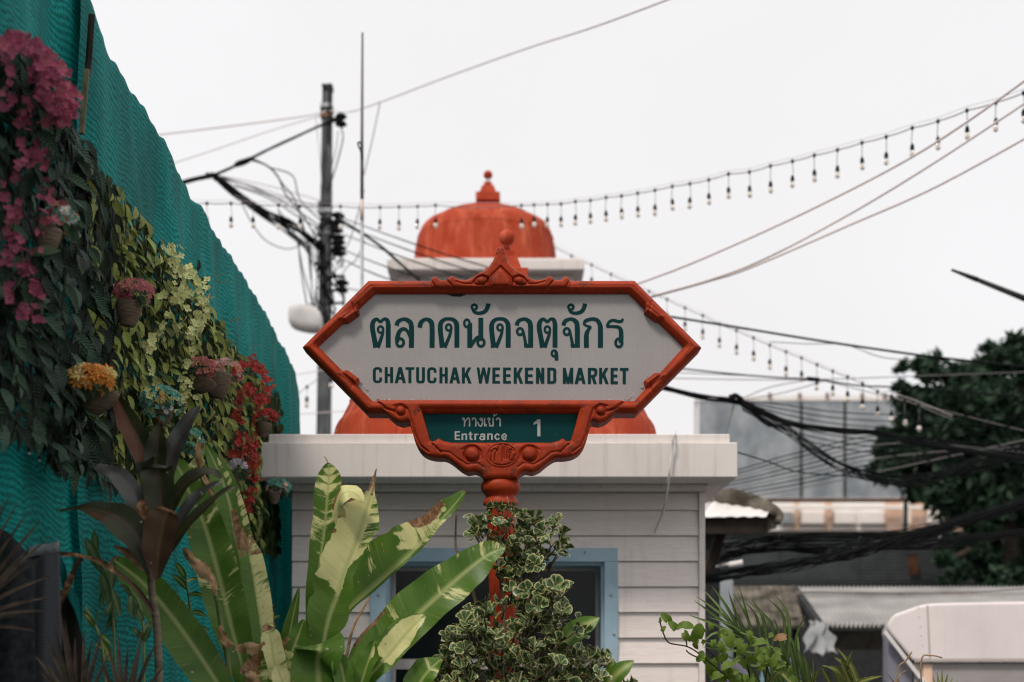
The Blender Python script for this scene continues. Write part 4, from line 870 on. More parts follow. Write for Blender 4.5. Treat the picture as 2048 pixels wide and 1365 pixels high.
cable('white cable hanging from the kiosk roof down its boards', [(1350, 864, 8.45), (1347, 872, 8.36), (1344, 900, 8.37), (1338, 950, 8.38), (1334, 985, 8.5), (1326, 1025, 8.7), (1314, 1055, 8.79), (1311, 1067, 8.80)], 2.6, WHITEPAINT)

# ------------------------------------------------------------------ string lights
def lampmesh():
    a = MB(); a.lathe([(.006, -.002), (.012, -.004), (.014, -.03), (.012, -.034)], (0, 0, .017), 8); return a
SOCK = MB(); SOCK.lathe([(.007, 0), (.014, -.008), (.022, -.03), (.024, -.07), (.020, -.074)], (0, 0, 0), 10); SOCK = SOCK.mesh('socket', smooth=True); SOCK.materials.append(BLACK)
BLB = MB(); BLB.lathe([(.016, 0), (.024, -.018), (.029, -.04), (.026, -.062), (.014, -.076), (.003, -.08)], (0, 0, 0), 12); BLB = BLB.mesh('bulb', smooth=True); BLB.materials.append(BULB)
CLP = MB(); CLP.lathe([(.008, .02), (.018, .012), (.020, -.008), (.012, -.024), (.006, -.03)], (0, 0, 0), 8); CLP = CLP.mesh('clip', smooth=True); CLP.materials.append(BLACK)
def string(label, tops, dropm, bulbsc=.86, ends=(None, None), wire=True, mat=CABLE2):
    c = P(*tops[len(tops)//2]); t_ = thing('string_light', label, 'string light', tuple(c))
    pts = ([ends[0]] if ends[0] else [])+list(tops)+([ends[1]] if ends[1] else [])
    mb = MB(); q = []
    for a, b in zip(pts[:-1], pts[1:]):
        A, B = P(*a), P(*b)
        for k in range(5): f = k/5; q.append(A+(B-A)*f-Vector((0, 0, .10*(A-B).length*f*(1-f))))
    q.append(P(*pts[-1])); mb.tube(q, .0055, 5); part('cable', mb, mat, t_, True)
    if wire:
        mb = MB(); mb.tube([P(x, y-7*13/Y, Y) for x, y, Y in cr(pts, 3)], .0028, 4); part('support_wire', mb, CABLE3, t_)
    for x, y, Y in tops:
        p = P(x, y, Y); d = dropm*random.uniform(.93, 1.07); tilt = Matrix.Rotation(random.uniform(-.05, .05), 4, 'Y')
        inst('clip', CLP, t_, Matrix.Translation(p) @ Matrix.Scale(bulbsc, 4))
        mb = MB(); mb.tube([p, p-Vector((random.uniform(-.01, .01), 0, d))], .0035, 4); part('drop_cord', mb, mat, t_)
        e_ = p-Vector((0, 0, d)); M = Matrix.Translation(e_) @ tilt @ Matrix.Scale(bulbsc, 4)
        s_ = inst('socket', SOCK, t_, M)
        b_ = bpy.data.objects.new('bulb', BLB); link(b_, s_); b_.location = (0, 0, -.07); WPOS[b_.name] = WPOS[t_.name]
def yfar(x): return 15.6+(min(x, 900)-460)*.0035 if x < 900 else 17.2-(x-900)*.0042
S1 = [(414, 407), (462, 407), (506, 409), (557, 411), (600, 412), (681, 413), (760, 415), (798, 414), (835, 413), (871, 411), (1043, 411), (1068, 410), (1095, 409), (1122, 408), (1151, 403), (1181, 401), (1212, 395), (1243, 392), (1275.5, 386.5), (1310, 380.6), (1344.5, 372.7), (1380, 367.6), (1417.5, 359.7), (1457, 348), (1499, 344), (1541, 332), (1585, 322.6), (1628.6, 310.8), (1675, 300), (1724, 285.6), (1772.5, 273.7), (1824.6, 256), (1876, 242.6), (1934, 221), (1992, 205), (2047, 186)]
string('long string of hanging bulbs swagged across the sky in front of the red dome', [(x, y, yfar(x)) for x, y in S1], .145, .86, ((300, 404, 15.2), (2130, 150, 12)))
S2 = [(1143, 512), (1183, 530), (1222, 549), (1262, 566), (1298, 583), (1334, 599), (1370, 616), (1405.6, 631), (1439, 648), (1473, 661), (1507, 676), (1539.5, 690.5), (1572, 703.6), (1603, 716), (1634, 729.5), (1665.5, 742.6), (1695, 754), (1725, 767), (1755, 783), (1783, 792), (1810, 800), (1838, 810)]
string('fainter string of bulbs descending from the dome to the tree', [(x, y, 19.5-(x-1143)*.0055) for x, y in S2], .165, .9, ((1090, 480, 20), (1905, 838, 15.4)))
string('short string with a single bulb behind the utility pole', [(614, 774, 22), (663, 735, 22)], .14, 1.2, ((575, 800, 22), (740, 690, 22)), False)
cable('faint lower wire behind the utility pole', [(580, 752, 22), (640, 742, 22), (760, 728, 22)], .9, CABLE3); cable('faint lowest wire behind the utility pole', [(580, 830, 22), (640, 826, 22), (760, 818, 22)], .9, CABLE3)

# ------------------------------------------------------------------ tree on the right
LEAFD = mk('tree_leaf', (.014, .034, .020), (.036, .072, .040), 1.2, .55, .2, trans=.22)
BARK = mk('bark', (.022, .018, .014), (.06, .048, .038), 10, .9, .1, bump=.5, bscale=25, bd=.02)
TRY = 34.0
tree = thing('tree', 'large dark green leafy tree at the right behind the cables', 'tree', (P(2010, 0, TRY).x, TRY, 0))
mb = MB(); t0 = Vector((P(2010, 0, TRY).x, TRY, 0))
mb.tube(cr([t0, t0+Vector((.1, 0, 1.5)), P(2020, 1090, TRY), P(2010, 980, TRY)], 5), [.42-.012*i for i in range(16)], 9); trunk = part('trunk', mb, BARK, tree, True)
for q in ([(2012, 1000), (1950, 900), (1880, 800)], [(2010, 980), (2030, 850), (2040, 720)], [(2014, 1020), (1930, 960), (1840, 920)], [(2012, 1050), (1980, 1080), (1900, 1120)], [(2012, 990), (2090, 900), (2150, 830)]):
    mb = MB(); p = cr([P(x, y, TRY+random.uniform(-.5, .5)) for x, y in q], 5); mb.tube(p, [.17-.12*i/len(p) for i in range(len(p))], 7); part('limb', mb, BARK, trunk, True)
blobs = [(2030, 715, 48), (1985, 745, 60), (1890, 760, 58), (1850, 740, 36), (1812, 790, 34), (1830, 830, 60), (1930, 830, 90), (2030, 830, 90), (2110, 800, 110), (1800, 885, 52), (1790, 930, 40), (1870, 920, 90), (1970, 940, 100), (2070, 930, 120), (1840, 985, 36), (1930, 1015, 60), (2030, 1030, 80), (2100, 1040, 90), (1985, 1110, 58), (2040, 1130, 55), (1890, 1120, 28), (1900, 1150, 16), (1965, 1150, 24), (1768, 870, 18), (1780, 950, 22), (1805, 730, 14), (2022, 690, 22), (2100, 700, 60), (1975, 702, 16), (2130, 1130, 70), (1975, 1060, 70), (2045, 1085, 80), (1935, 985, 66), (1995, 985, 80), (1880, 985, 40), (2010, 1160, 40), (1900, 1100, 26), (1925, 1140, 24), (2050, 1150, 60), (2000, 1120, 50), (2120, 1180, 80), (1960, 1090, 40), (1760, 945, 30), (1775, 905, 30)]
mb = MB()
def leafquad(c, s):
    a = rv().normalized(); b = a.cross(rv()).normalized()
    mb.add([c-a*s, c+b*s*.42, c+a*s, c-b*s*.42], [(0, 1, 2, 3)])
for bx, by, br in blobs:
    c = P(bx, by, TRY+random.uniform(-.8, .8)); R_ = br/F*TRY; n = int(60+br*br*.165)
    sub = [c+rv().normalized()*R_*random.uniform(.3, .95) for _ in range(max(5, int(br*.42)))]
    for k in range(n):
        s_ = random.choice(sub); q = s_+Vector((random.gauss(0, 1), random.gauss(0, 1), random.gauss(0, .7)))*R_*.16
        leafquad(q, random.uniform(.09, .20))
part('crown', mb, LEAFD, tree, kind='stuff')
# ------------------------------------------------------------------ green shade-net wall on the left
WX = -1.55
def wall(px, py, off=0.0):
    Y = (-WX-off)*F/(1024-px); return P(px, py, Y)
TOPS = [(-300, -900), (60, -330), (150, -110), (188, 22), (196, 40), (205, 62), (209, 82), (252, 150), (275, 182), (310, 242), (335, 286), (355, 332), (385, 388), (410, 414), (430, 462), (450, 486), (478, 530), (500, 566), (540, 636), (575, 704), (590, 742), (598, 775), (601, 800)]
TY_ = [(-WX)*F/(1024-x) for x, y in TOPS]; TZ = [wall(x, y).z for x, y in TOPS]
def ntop(Y): return float(np.interp(Y, TY_, TZ))
def m_net():
    g = G('shade_net'); tc = g.n('ShaderNodeUVMap'); mp = g.n('ShaderNodeMapping'); g.l(tc.outputs[0], mp.inputs[0])
    def wave(sc, dist, ds, rot=0, stretch=(1, 1, 1)):
        m = g.n('ShaderNodeMapping'); m.inputs['Rotation'].default_value = (0, 0, rot); m.inputs['Scale'].default_value = stretch; g.l(tc.outputs[0], m.inputs[0])
        x = g.n('ShaderNodeTexWave'); x.bands_direction = 'Y'; x.inputs['Scale'].default_value = sc; x.inputs['Distortion'].default_value = dist; x.inputs['Detail'].default_value = 2; x.inputs['Detail Scale'].default_value = ds
        g.l(m.outputs[0], x.inputs[0]); return x.outputs['Fac']
    # doubled mesh: moire ripples that wander with the slack of the cloth
    w1 = wave(14, 13, .4, .02); w2 = wave(29, 14, .6, .10)
    m = g.math('ADD', g.math('MULTIPLY', w1, .65), g.math('MULTIPLY', w2, .35))
    m3 = g.n('ShaderNodeMapping'); m3.inputs['Scale'].default_value = (160, 30, 1); g.l(tc.outputs[0], m3.inputs[0])
    thr = g.noise(m3.outputs[0], 1, 3, .6)
    m4 = g.n('ShaderNodeMapping'); m4.inputs['Scale'].default_value = (2.2, .8, 1); g.l(tc.outputs[0], m4.inputs[0])
    big = g.noise(m4.outputs[0], 1.3, 3)
    f = g.math('ADD', g.math('MULTIPLY', m, .34), g.math('MULTIPLY', thr, .72))
    c = g.ramp(f, [(.30, (.001, .062, .057)), (.48, (.002, .185, .17)), (.74, (.012, .35, .33))])
    c = g.mix(g.ramp(big, [(.36, .55), (.6, 0.)]), c, (.001, .055, .05))
    c = g.mix(g.ramp(thr, [(.66, 0.), (.74, .45)]), c, (.10, .36, .33))
    g.col(c); g.set(.75, .12); g.bump(f, .3, .004); g.translucent(c, .12); return g.m
NET = m_net()
nw = thing('shade_net_wall', 'tall green shade net wall draped over a frame along the left side', 'net wall', (WX, 6.5, 0))
_fr = random.Random(4); _W = [(a, _fr.uniform(0, 6.28), (6.28/l)*math.cos(a), (6.28/l)*math.sin(a), l*k) for l, k in ((1.3, .016), (.9, .016), (.62, .015), (.45, .012), (.33, .011), (.25, .009), (.19, .008), (.15, .006)) for a in (_fr.gauss(.25, .45), _fr.gauss(-.1, .5))]
def fold(Y, z):
    return .62*sum(A*math.sin(ky*Y+kz*z+p) for _, p, ky, kz, A in _W)
def netsheet(Y0, Y1, ny, nz, dx, z0=.0, flare=0):
    mb = MB()
    for i in range(ny+1):
        Y = Y0+(Y1-Y0)*i/ny; top = ntop(Y)+.008*math.sin(Y*17)+.006*math.sin(Y*41)
        for j in range(nz+1):
            z = z0+(top-z0)*j/nz; x = WX+dx+fold(Y, z)
            e_ = max(0, 1-(top-z)/.35); x = WX+dx+fold(Y, z)*(1-.8*e_)-.05*(j == nz)
            if flare and Y > Y1-.5: x -= flare*((Y-Y1+.5)/.5)**2
            mb.v.append((x, Y, z)); mb.uv[len(mb.v)-1] = (Y, z+.5*fold(Y*1.3, z))
    k = nz+1; mb.f += [(i*k+j, (i+1)*k+j, (i+1)*k+j+1, i*k+j+1) for i in range(ny) for j in range(nz)]
    part('net_sheet', mb, NET, nw, True)
netsheet(1.0, 5.9, 170, 150, -.03); netsheet(5.10, 10.42, 210, 150, 0, flare=.0)
mb = MB()
for Y in (2, 4, 6, 8, 10.3): mb.bar((WX-.12, Y, 0), (WX-.12, Y, ntop(Y)-.12), .05)
for a, b in ((1.0, 2), (2, 4), (4, 6), (6, 8), (8, 10.3)): mb.bar((WX-.12, a, ntop(a)-.12), (WX-.12, b, ntop(b)-.12), .045)
part('steel_frame', mb, DARKSTEEL, nw, kind='stuff')
WOODL = mk('old_wood', (.09, .08, .05), (.20, .18, .11), 6, .8, .1, stretch=(6, 6, 1))
mb = MB(); mb.tube([wall(184, 30, .06), wall(178, 120, .05), wall(174, 150, .05)], .012, 5); part('batten', mb, DARKWOOD, nw)
mb = MB(); mb.bar(wall(174, 140, .06), wall(163, 268, .06), .017, .012); part('batten', mb, WOODL, nw)
mb = MB()
random.seed(21)
for (x, y) in ((470, 820), (430, 560), (430, 700), (515, 790), (455, 640), (500, 700)):
    for k in range(2):
        c = wall(x, y, .02); q = [c]; d = Vector((.2, random.uniform(-.3, .8), random.uniform(-.3, .4))).normalized()
        for j in range(7): c = c+d*.016+rv()*.008; q.append(c)
        mb.tube(cr(q, 3), .0014, 4)
part('dry_tendril', mb, mk('dry_vine', (.16, .14, .06), None, rough=.8), nw, kind='stuff')
# grey sheets of mesh leaning in the lower left corner
gs = G('grey_mesh'); tc = gs.coord('Object', (1, 1, 1)); wv = gs.n('ShaderNodeTexWave'); wv.bands_direction = 'Z'; wv.inputs['Scale'].default_value = 46; wv.inputs['Distortion'].default_value = 1.2; gs.l(tc, wv.inputs[0])
gs.col(gs.ramp(wv.outputs['Fac'], [(.2, (.03, .032, .036)), (.8, (.085, .09, .10))])); gs.set(.75, .15); GMESH = gs.m
def sheet(pts_top, pts_bot, Yt, Yb, mat, name, label, cat, n=14, m=12, wob=.012, hem=None):
    mb = MB(); a = cr(pts_top, 6); b = cr(pts_bot, 6)
    a = [a[int(i*(len(a)-1)/n)] for i in range(n+1)]; b = [b[int(i*(len(b)-1)/n)] for i in range(n+1)]
    for i in range(n+1):
        A, B = P(*a[i], Yt), P(*b[i], Yb)
        for j in range(m+1): mb.v.append(tuple(A+(B-A)*j/m+Vector((0, wob*math.sin(i*.45+j*.12)*(.4+.6*math.sin(i*.21+1)), 0))))
    k = m+1; mb.f += [(i*k+j, i*k+j+1, (i+1)*k+j+1, (i+1)*k+j) for i in range(n) for j in range(m)]
    o = part(name, mb, mat, None, True, loc=tuple(P(*a[n//2], Yt))); s_ = o.modifiers.new('thick', 'SOLIDIFY'); s_.thickness = .004
    return tag(o, label, cat)
sheet([(56, 1094), (75, 1090), (95, 1088), (118, 1082)], [(40, 1500), (70, 1500), (100, 1500), (128, 1500)], 4.5, 4.3, GMESH, 'mesh_sheet', 'grey ribbed mesh sheet with a stitched hem hanging in the lower left', 'netting')
mb = MB(); q = cr([P(x, y, 4.49) for x, y in ((56, 1094), (75, 1090), (95, 1088), (118, 1082))], 4); nq = len(q)
mb.add([tuple(v) for v in q]+[tuple(Vector(v)+Vector((0, -.004, -.035))) for v in q], [(i, nq+i, nq+i+1, i+1) for i in range(nq-1)])
o = part('stitched_hem', mb, mk('pale_hem', (.13, .14, .15), (.22, .23, .24), 30, .8, .1), None, True, loc=tuple(P(90, 1088, 4.5))); tag(o, 'pale stitched hem strip at the top of the grey mesh sheet', 'netting'); o.modifiers.new('thick', 'SOLIDIFY').thickness = .003
sheet([(-60, 1050), (0, 1058), (30, 1078), (62, 1115)], [(-60, 1500), (0, 1500), (30, 1500), (80, 1500)], 4.35, 4.2, mk('black_mesh', (.012, .013, .015), (.03, .032, .035), 40, .8, .1), 'mesh_sheet', 'black mesh sheet edge bulging behind the dry spiky blades', 'netting')
sheet([(112, 1176), (135, 1190), (155, 1225), (163, 1262)], [(112, 1420), (135, 1420), (155, 1420), (168, 1420)], 4.62, 4.62, DARKWOOD, 'opening_shade_sheet', 'dark sheet standing in for the shade of an opening beside the grey mesh sheet', 'netting')  # dark sheet put in for the shade inside an opening
sheet([(118, 1110), (128, 1130), (140, 1165), (158, 1200)], [(124, 1180), (135, 1195), (152, 1225), (168, 1290)], 4.6, 4.58, NET, 'net_flap', 'folded green net edge beside the dark opening sheet', 'netting')

# ------------------------------------------------------------------ leaves and florets shared by many copies
def leafmesh(name, L, W, mat, n=5, foldz=.25, curl=.3, pleat=0, shape=None, twist=0):
    mb = MB()
    for i in range(n+1):
        u = i/n; wd = shape(u) if shape else math.sin(math.pi*min(1, u*.96+.03))**.75*(1-.25*u)
        z = -curl*L*u*u
        for j in range(5):
            v = (j-2)/2; a = twist*u
            x = wd*W*v/2; zz = abs(x)*foldz+z+pleat*L*(.012 if (i % 2) else -.012)*abs(v)
            mb.v.append((x*math.cos(a), u*L, zz+x*math.sin(a))); mb.uv[len(mb.v)-1] = (u, v)
    mb.f += [(i*5+j, i*5+j+1, (i+1)*5+j+1, (i+1)*5+j) for i in range(n) for j in range(4)]
    me = mb.mesh(name, smooth=True); me.materials.append(mat); return me
def m_leaf(name, c1, c2, vein=0, rough=.5, spec=.2, trans=.15, amt=.35, hue=.015, veinc=None, vs=9):
    g = G(name); tc = g.n('ShaderNodeUVMap')
    nz = g.noise(g.coord('Object'), 18, 3); c = g.ramp(nz, [(.3, c1), (.7, c2)])
    if vein:
        sp = g.n('ShaderNodeSeparateXYZ'); g.l(tc.outputs[0], sp.inputs[0])
        s_ = g.math('SINE', g.math('MULTIPLY', g.math('SUBTRACT', sp.outputs[0], g.math('MULTIPLY', g.math('ABSOLUTE', sp.outputs[1]), .16)), vs*6.283))
        f = g.math('MULTIPLY', g.math('ADD', s_, 1.0), .5)
        c = g.mix(g.math('MULTIPLY', f, vein), c, veinc or tuple(x*.3 for x in c1)); g.bump(f, .7, .004)
    c = g.rand(c, amt, hue); g.col(c); g.set(rough, spec); g.translucent(c, trans); return g.m
MDL = m_leaf('pleated_leaf', (.026, .064, .038), (.078, .135, .086), .8, .5, .18, .08, .6)
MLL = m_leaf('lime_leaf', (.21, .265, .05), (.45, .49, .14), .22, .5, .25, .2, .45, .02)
MLB = m_leaf('shaded_backing_leaf', (.018, .034, .010), (.06, .08, .022), .2, .6, .15, .1, .2)  # lime leaf darkened in colour for the shade behind the strands
DL = [leafmesh('pleated_leaf', 1, .46, MDL, 8, .3, c, 1.0, twist=t) for c, t in ((.15, 0), (.35, .3), (.25, -.4))]
LL = [leafmesh('lime_leaf', 1, .52, MLL, 5, f, c, twist=t) for f, c, t in ((.35, .2, 0), (.15, .4, .3), (.5, .15, -.3), (.3, .55, .2))]
VINE = mk('vine_stem', (.02, .03, .014), None, rough=.7)
random.seed(31)
def strand(name, label, group, Y, zt, zb, off, meshes, L, step, per):
    t_ = thing(name, label, 'garland', (WX+off, Y, zt), group); q = []
    z = zt; 
    while z > zb: q.append(Vector((WX+off+random.uniform(-.02, .02), Y+random.uniform(-.025, .025), z))); z -= .09
    q.append(Vector((WX+off, Y, zb)))
    mb = MB(); p = cr(q, 3); mb.tube(p, .003, 4); part('vine', mb, VINE, t_)
    z = zt; k = 0
    while z > zb:
        for _ in range(per):
            f = (zt-z)/max(zt-zb, .01)*(len(p)-1); b = Vector(p[min(int(f), len(p)-1)])
            side = random.choice((-1, 1)); ax = Vector((random.uniform(.15, 1.1), side*random.uniform(.05, .9)-.25, -random.uniform(.3, 1.2)))
            nr = Vector((.75, -.5, .7))+rv()*.75
            inst('leaf', random.choice(meshes), t_, fr(b+rv()*.012, ax, nr, L*random.uniform(.55, 1.3)))
        z -= step*random.uniform(.8, 1.2)
def ip(x, tab): return float(np.interp(x, [a for a, b in tab], [b for a, b in tab]))
DT = [(-40, 60), (60, 120), (120, 210), (150, 268), (180, 312), (210, 345)]; DB = [(-40, 855), (40, 872), (80, 905), (140, 945), (190, 962), (240, 990), (300, 1010)]
for i in range(15):
    px = -14+i*14.5+random.uniform(-4, 4); off = random.uniform(.03, .12); a = wall(px, ip(px, DT), off); b = wall(px, ip(px, DB)-random.uniform(0, 26), off)
    strand('leaf_strand', 'strand of dark green pleated artificial leaves at the left end of the wall', 'dark leaf strands on the net wall', a.y, a.z, b.z, off, DL, .088, .047, 1)
LT = [(165, 275), (195, 325), (210, 335), (250, 395), (300, 458), (330, 500), (400, 590), (450, 668), (480, 700), (525, 770)]; LB = [(165, 850), (200, 900), (240, 968), (300, 985), (360, 1000), (430, 1040), (480, 1080), (530, 1110)]
Y0, Y1 = wall(178, 0, .06).y, wall(516, 0, .06).y
for i in range(36):
    Y = Y0+(Y1-Y0)*(i+.5)/36+random.uniform(-.03, .03); off = random.uniform(.02, .11); px = 1024-(-WX-off)*F/Y
    zt = wall(px, ip(px, LT), off).z-random.uniform(0, .05); zb = wall(px, ip(px, LB), off).z+random.uniform(0, .1)
    strand('leaf_strand', 'strand of lime green artificial leaves on the middle of the wall', 'lime leaf strands on the net wall', Y, zt, zb, off, LL, .064, .031, 1)
# dense leaves added close to the net, coloured dark for shaded gaps
def backing(px0, px1, T_, B_, n, L, mat, label, lm):
    mb = MB(); base = lm
    bv = [Vector(v.co) for v in base.vertices]; bf = [tuple(p.vertices) for p in base.polygons]; uvs = [None]*len(bv)
    for l in base.loops: uvs[l.vertex_index] = tuple(base.uv_layers[0].data[l.index].uv)
    for k in range(n):
        Y = random.uniform(wall(px0, 0).y, wall(px1, 0).y); off = random.uniform(-.005, .04); px = 1024-(-WX-off)*F/Y
        zt = wall(px, ip(px, T_)+12, off).z; zb = wall(px, ip(px, B_)-10, off).z; z = random.uniform(zb, zt)
        M = fr(Vector((WX+off+fold(Y, z)*.5+.02, Y, z)), Vector((random.uniform(.05, .5), random.uniform(-.7, .5), -1)), Vector((1, -.4, .3))+rv()*.6, L*random.uniform(.7, 1.2))
        b0 = mb.add([M @ v for v in bv], bf)
        for j, u in enumerate(uvs): mb.uv[b0+j] = u
    o = part('leaf_backing', mb, mat, None, True, loc=(WX, wall((px0+px1)/2, 0).y, 2)); tag(o, label, 'foliage', None, 'stuff')
backing(-40, 205, DT, DB, 900, .09, m_leaf('shaded_pleated_leaf', (.010, .022, .016), (.022, .042, .03), .6, .5, .2, .05, .1), 'dense leaves coloured dark for shade against the net behind the pleated strands', leafmesh('b', 1, .5, MDL, 4, .3, .2))  # pleated leaf darkened in colour for the shade between the strands
backing(165, 545, LT, LB, 3600, .062, MLB, 'dense small leaves coloured dark for shade against the net behind the lime strands', leafmesh('b', 1, .55, MLL, 3, .3, .3))

def floret(name, kind, mat, centre=None):
    mb = MB(); cf = []
    if kind == 'round':
        for k in range(4):
            a = k*math.pi/2+.2; d = Vector((math.cos(a), math.sin(a), 0)); s_ = Vector((-d.y, d.x, 0))
            q = [d*.04, d*.42+s_*.40+Vector((0, 0, .13)), d*.78+s_*.32+Vector((0, 0, .30)), d*.94+Vector((0, 0, .24)), d*.78-s_*.32+Vector((0, 0, .30)), d*.42-s_*.40+Vector((0, 0, .13)), d*.5+Vector((0, 0, .04))]
            mb.add(q, [(0, 6, 1), (1, 6, 2), (2, 6, 3), (3, 6, 4), (4, 6, 5), (5, 6, 0)])
    else:
        N, w_ = (6, .2) if kind == 'star' else (12, .11)
        for k in range(N):
            a = k*2*math.pi/N+random.uniform(-.1, .1); d = Vector((math.cos(a), math.sin(a), 0)); s_ = Vector((-d.y, d.x, 0)); up = .18 if kind == 'star' else .05
            mb.add([d*.08, d*.5+s_*w_+Vector((0, 0, up)), d*1.0+Vector((0, 0, up*.6)), d*.5-s_*w_+Vector((0, 0, up)), d*.5+Vector((0, 0, up*.5))], [(0, 4, 1), (1, 4, 2), (2, 4, 3), (3, 4, 0)])
    nb = len(mb.f); mb.ball((0, 0, .08), .12 if kind != 'daisy' else .2, 6, (1, 1, .6))
    me = mb.mesh(name); me.materials.append(mat); me.materials.append(centre or mat)
    for i in range(nb, len(me.polygons)): me.polygons[i].material_index = 1
    return me
def m_petal(name, c1, c2, amt=.25): 
    return m_leaf(name, c1, c2, 0, .6, .15, .22, amt, .01)
YEL = mk('pollen', (.55, .42, .10), None, rough=.8); OLIVE = mk('floret_heart', (.20, .22, .05), None, rough=.8)
FP = floret('f', 'round', m_petal('pink_petal', (.21, .036, .078), (.40, .105, .165), .42), OLIVE)
FY = floret('f', 'round', m_petal('pale_petal', (.56, .60, .22), (.74, .75, .40), .2), OLIVE)
FR = floret('f', 'round', m_petal('red_petal', (.30, .026, .022), (.46, .065, .048), .3), OLIVE)
FC = floret('f', 'round', m_petal('coral_petal', (.42, .11, .095), (.58, .25, .21), .25), YEL)
FPP = floret('f', 'round', m_petal('blush_petal', (.60, .32, .30), (.74, .48, .45), .2), YEL)
FO = floret('f', 'star', m_petal('orange_petal', (.58, .17, .022), (.72, .30, .06), .25), YEL)
FYS = floret('f', 'star', m_petal('yellow_petal', (.68, .52, .16), (.78, .66, .30), .15), YEL)
FPS = floret('f', 'star', m_petal('rose_petal', (.34, .07, .095), (.52, .19, .2), .35), YEL)
FW = floret('f', 'daisy', m_petal('white_petal', (.70, .70, .68), (.8, .8, .78), .08), YEL)
FT = floret('f', 'round', m_petal('teal_petal', (.06, .26, .20), (.16, .40, .32), .3), YEL)
FLI = floret('f', 'star', m_petal('lilac_petal', (.46, .42, .50), (.62, .58, .64), .2), YEL)
GRN = [leafmesh('g', 1, .5, m_leaf('flower_leaf', (.02, .05, .02), (.05, .10, .035), .3, .5, .25, .15), 5, .3, .4)]
FACE = Vector((.55, -.8, .25))
def scatter(t_, mesh, pts, spread, n, size, offs, face=FACE, jit=1.0, name='floret', bag=None):
    for k in range(n):
        x, y = random.choice(pts); o = random.uniform(*offs)
        p = wall(x+random.gauss(0, spread), y+random.gauss(0, spread), o)
        nr = (face+rv()*jit).normalized(); M = fr(p, nr.cross(rv()), nr, size*random.uniform(.6, 1.2)); me = mesh if not isinstance(mesh, list) else random.choice(mesh)
        if bag is None: inst(name, me, t_, M)
        else: bag.append((p.y, M, me))
def settle(t_, bag, name, rest, lim):
    """the nearest pieces as parts of their own, those beyond the limit joined"""
    bag.sort(key=lambda q: q[0])
    for _, M, me in bag[:lim]: inst(name, me, t_, M)
    if len(bag) > lim:
        mb = MB(); mi = []
        for _, M, me in bag[lim:]:
            mb.add([M @ v.co for v in me.vertices], [tuple(p.vertices) for p in me.polygons]); mi += [p.material_index for p in me.polygons]
        me = bag[0][2]; o = part(rest, mb, me.materials[0], t_, kind='stuff'); o.data.materials.append(me.materials[1]); o.data.polygons.foreach_set('material_index', mi)
def garland(label, pts_head, trails, mesh, nh, nt_, size, sp, offs, leaves=20, lsize=.06):
    c = wall(*pts_head[len(pts_head)//2], .1); t_ = thing('flower_garland', label, 'flowers', tuple(c))
    mb = MB()
    for tr_ in trails: mb.tube([wall(x, y, offs[0]) for x, y in cr(tr_, 4)], .003, 4)
    mb.tube([wall(x, y, offs[0]) for x, y in cr(pts_head, 3)], .004, 4)
    part('stem', mb, VINE, t_, kind='stuff' if trails else None)
    bag = []; scatter(t_, mesh, cr(pts_head, 6), sp, nh, size, offs, bag=bag)
    tp = [q for tr_ in trails for q in cr(tr_, 8)]
    scatter(t_, mesh, tp, sp*.9, nt_, size, (offs[0], offs[1]*.8), Vector((.6, -.8, -.1)), bag=bag)
    settle(t_, bag, 'floret', 'florets', 285)
    scatter(t_, GRN, cr(pts_head, 4)+tp, sp*1.2, leaves, lsize, (offs[0]*.5, offs[1]*.7), Vector((.7, -.6, .3)), .8, 'leaf')
random.seed(41)
garland('bushy garland of dusty pink flowers trailing down the dark leaves', [(8, 98), (40, 82), (68, 105), (92, 128), (112, 150), (128, 180), (134, 215), (126, 240), (108, 225), (92, 170), (70, 140), (100, 200)],
        [[(20, 150), (14, 190), (30, 230)], [(60, 190), (50, 235), (40, 290), (55, 330)], [(90, 240), (82, 300), (96, 350), (92, 420), (80, 470)], [(30, 330), (40, 400), (25, 470), (45, 540), (20, 590)], [(120, 400), (110, 440), (96, 470)], [(70, 500), (50, 540), (78, 580), (50, 620), (70, 640)], [(10, 360), (20, 450), (15, 520)]], FP, 420, 170, .0175, 9, (.10, .25), 30, .07)
garland('garland of pale yellow flowers cascading in the middle of the wall', [(330, 503), (352, 500), (350, 525), (368, 538), (388, 552), (398, 570), (406, 590), (402, 612), (404, 634), (392, 655), (378, 664), (360, 550), (352, 572), (372, 590)],
        [[(352, 600), (336, 592), (320, 602)], [(340, 625), (318, 655), (300, 684), (305, 700)], [(376, 670), (384, 700), (374, 735), (378, 765), (370, 800), (358, 835)], [(300, 735), (310, 770), (296, 800)], [(380, 905), (392, 930), (378, 945)]], FY, 170, 95, .018, 6.5, (.14, .24), 36, .05)
garland('garland of scarlet flowers hanging beside the kiosk corner', [(470, 752), (485, 735), (505, 728), (520, 742), (532, 760), (534, 782), (522, 800), (505, 785), (490, 775)],
        [[(480, 790), (474, 830), (478, 870), (470, 910)], [(522, 800), (515, 840), (512, 880), (505, 920), (510, 960), (500, 1000), (492, 1020)], [(498, 870), (488, 905), (498, 950)], [(504, 900), (512, 935)]], FR, 170, 240, .0165, 5.5, (.12, .24), 30, .05)
POT = mk('woven_pot', (.09, .066, .047), (.19, .145, .105), 8, .8, .12, stretch=(3, 3, 26), bump=.5, bscale=14)
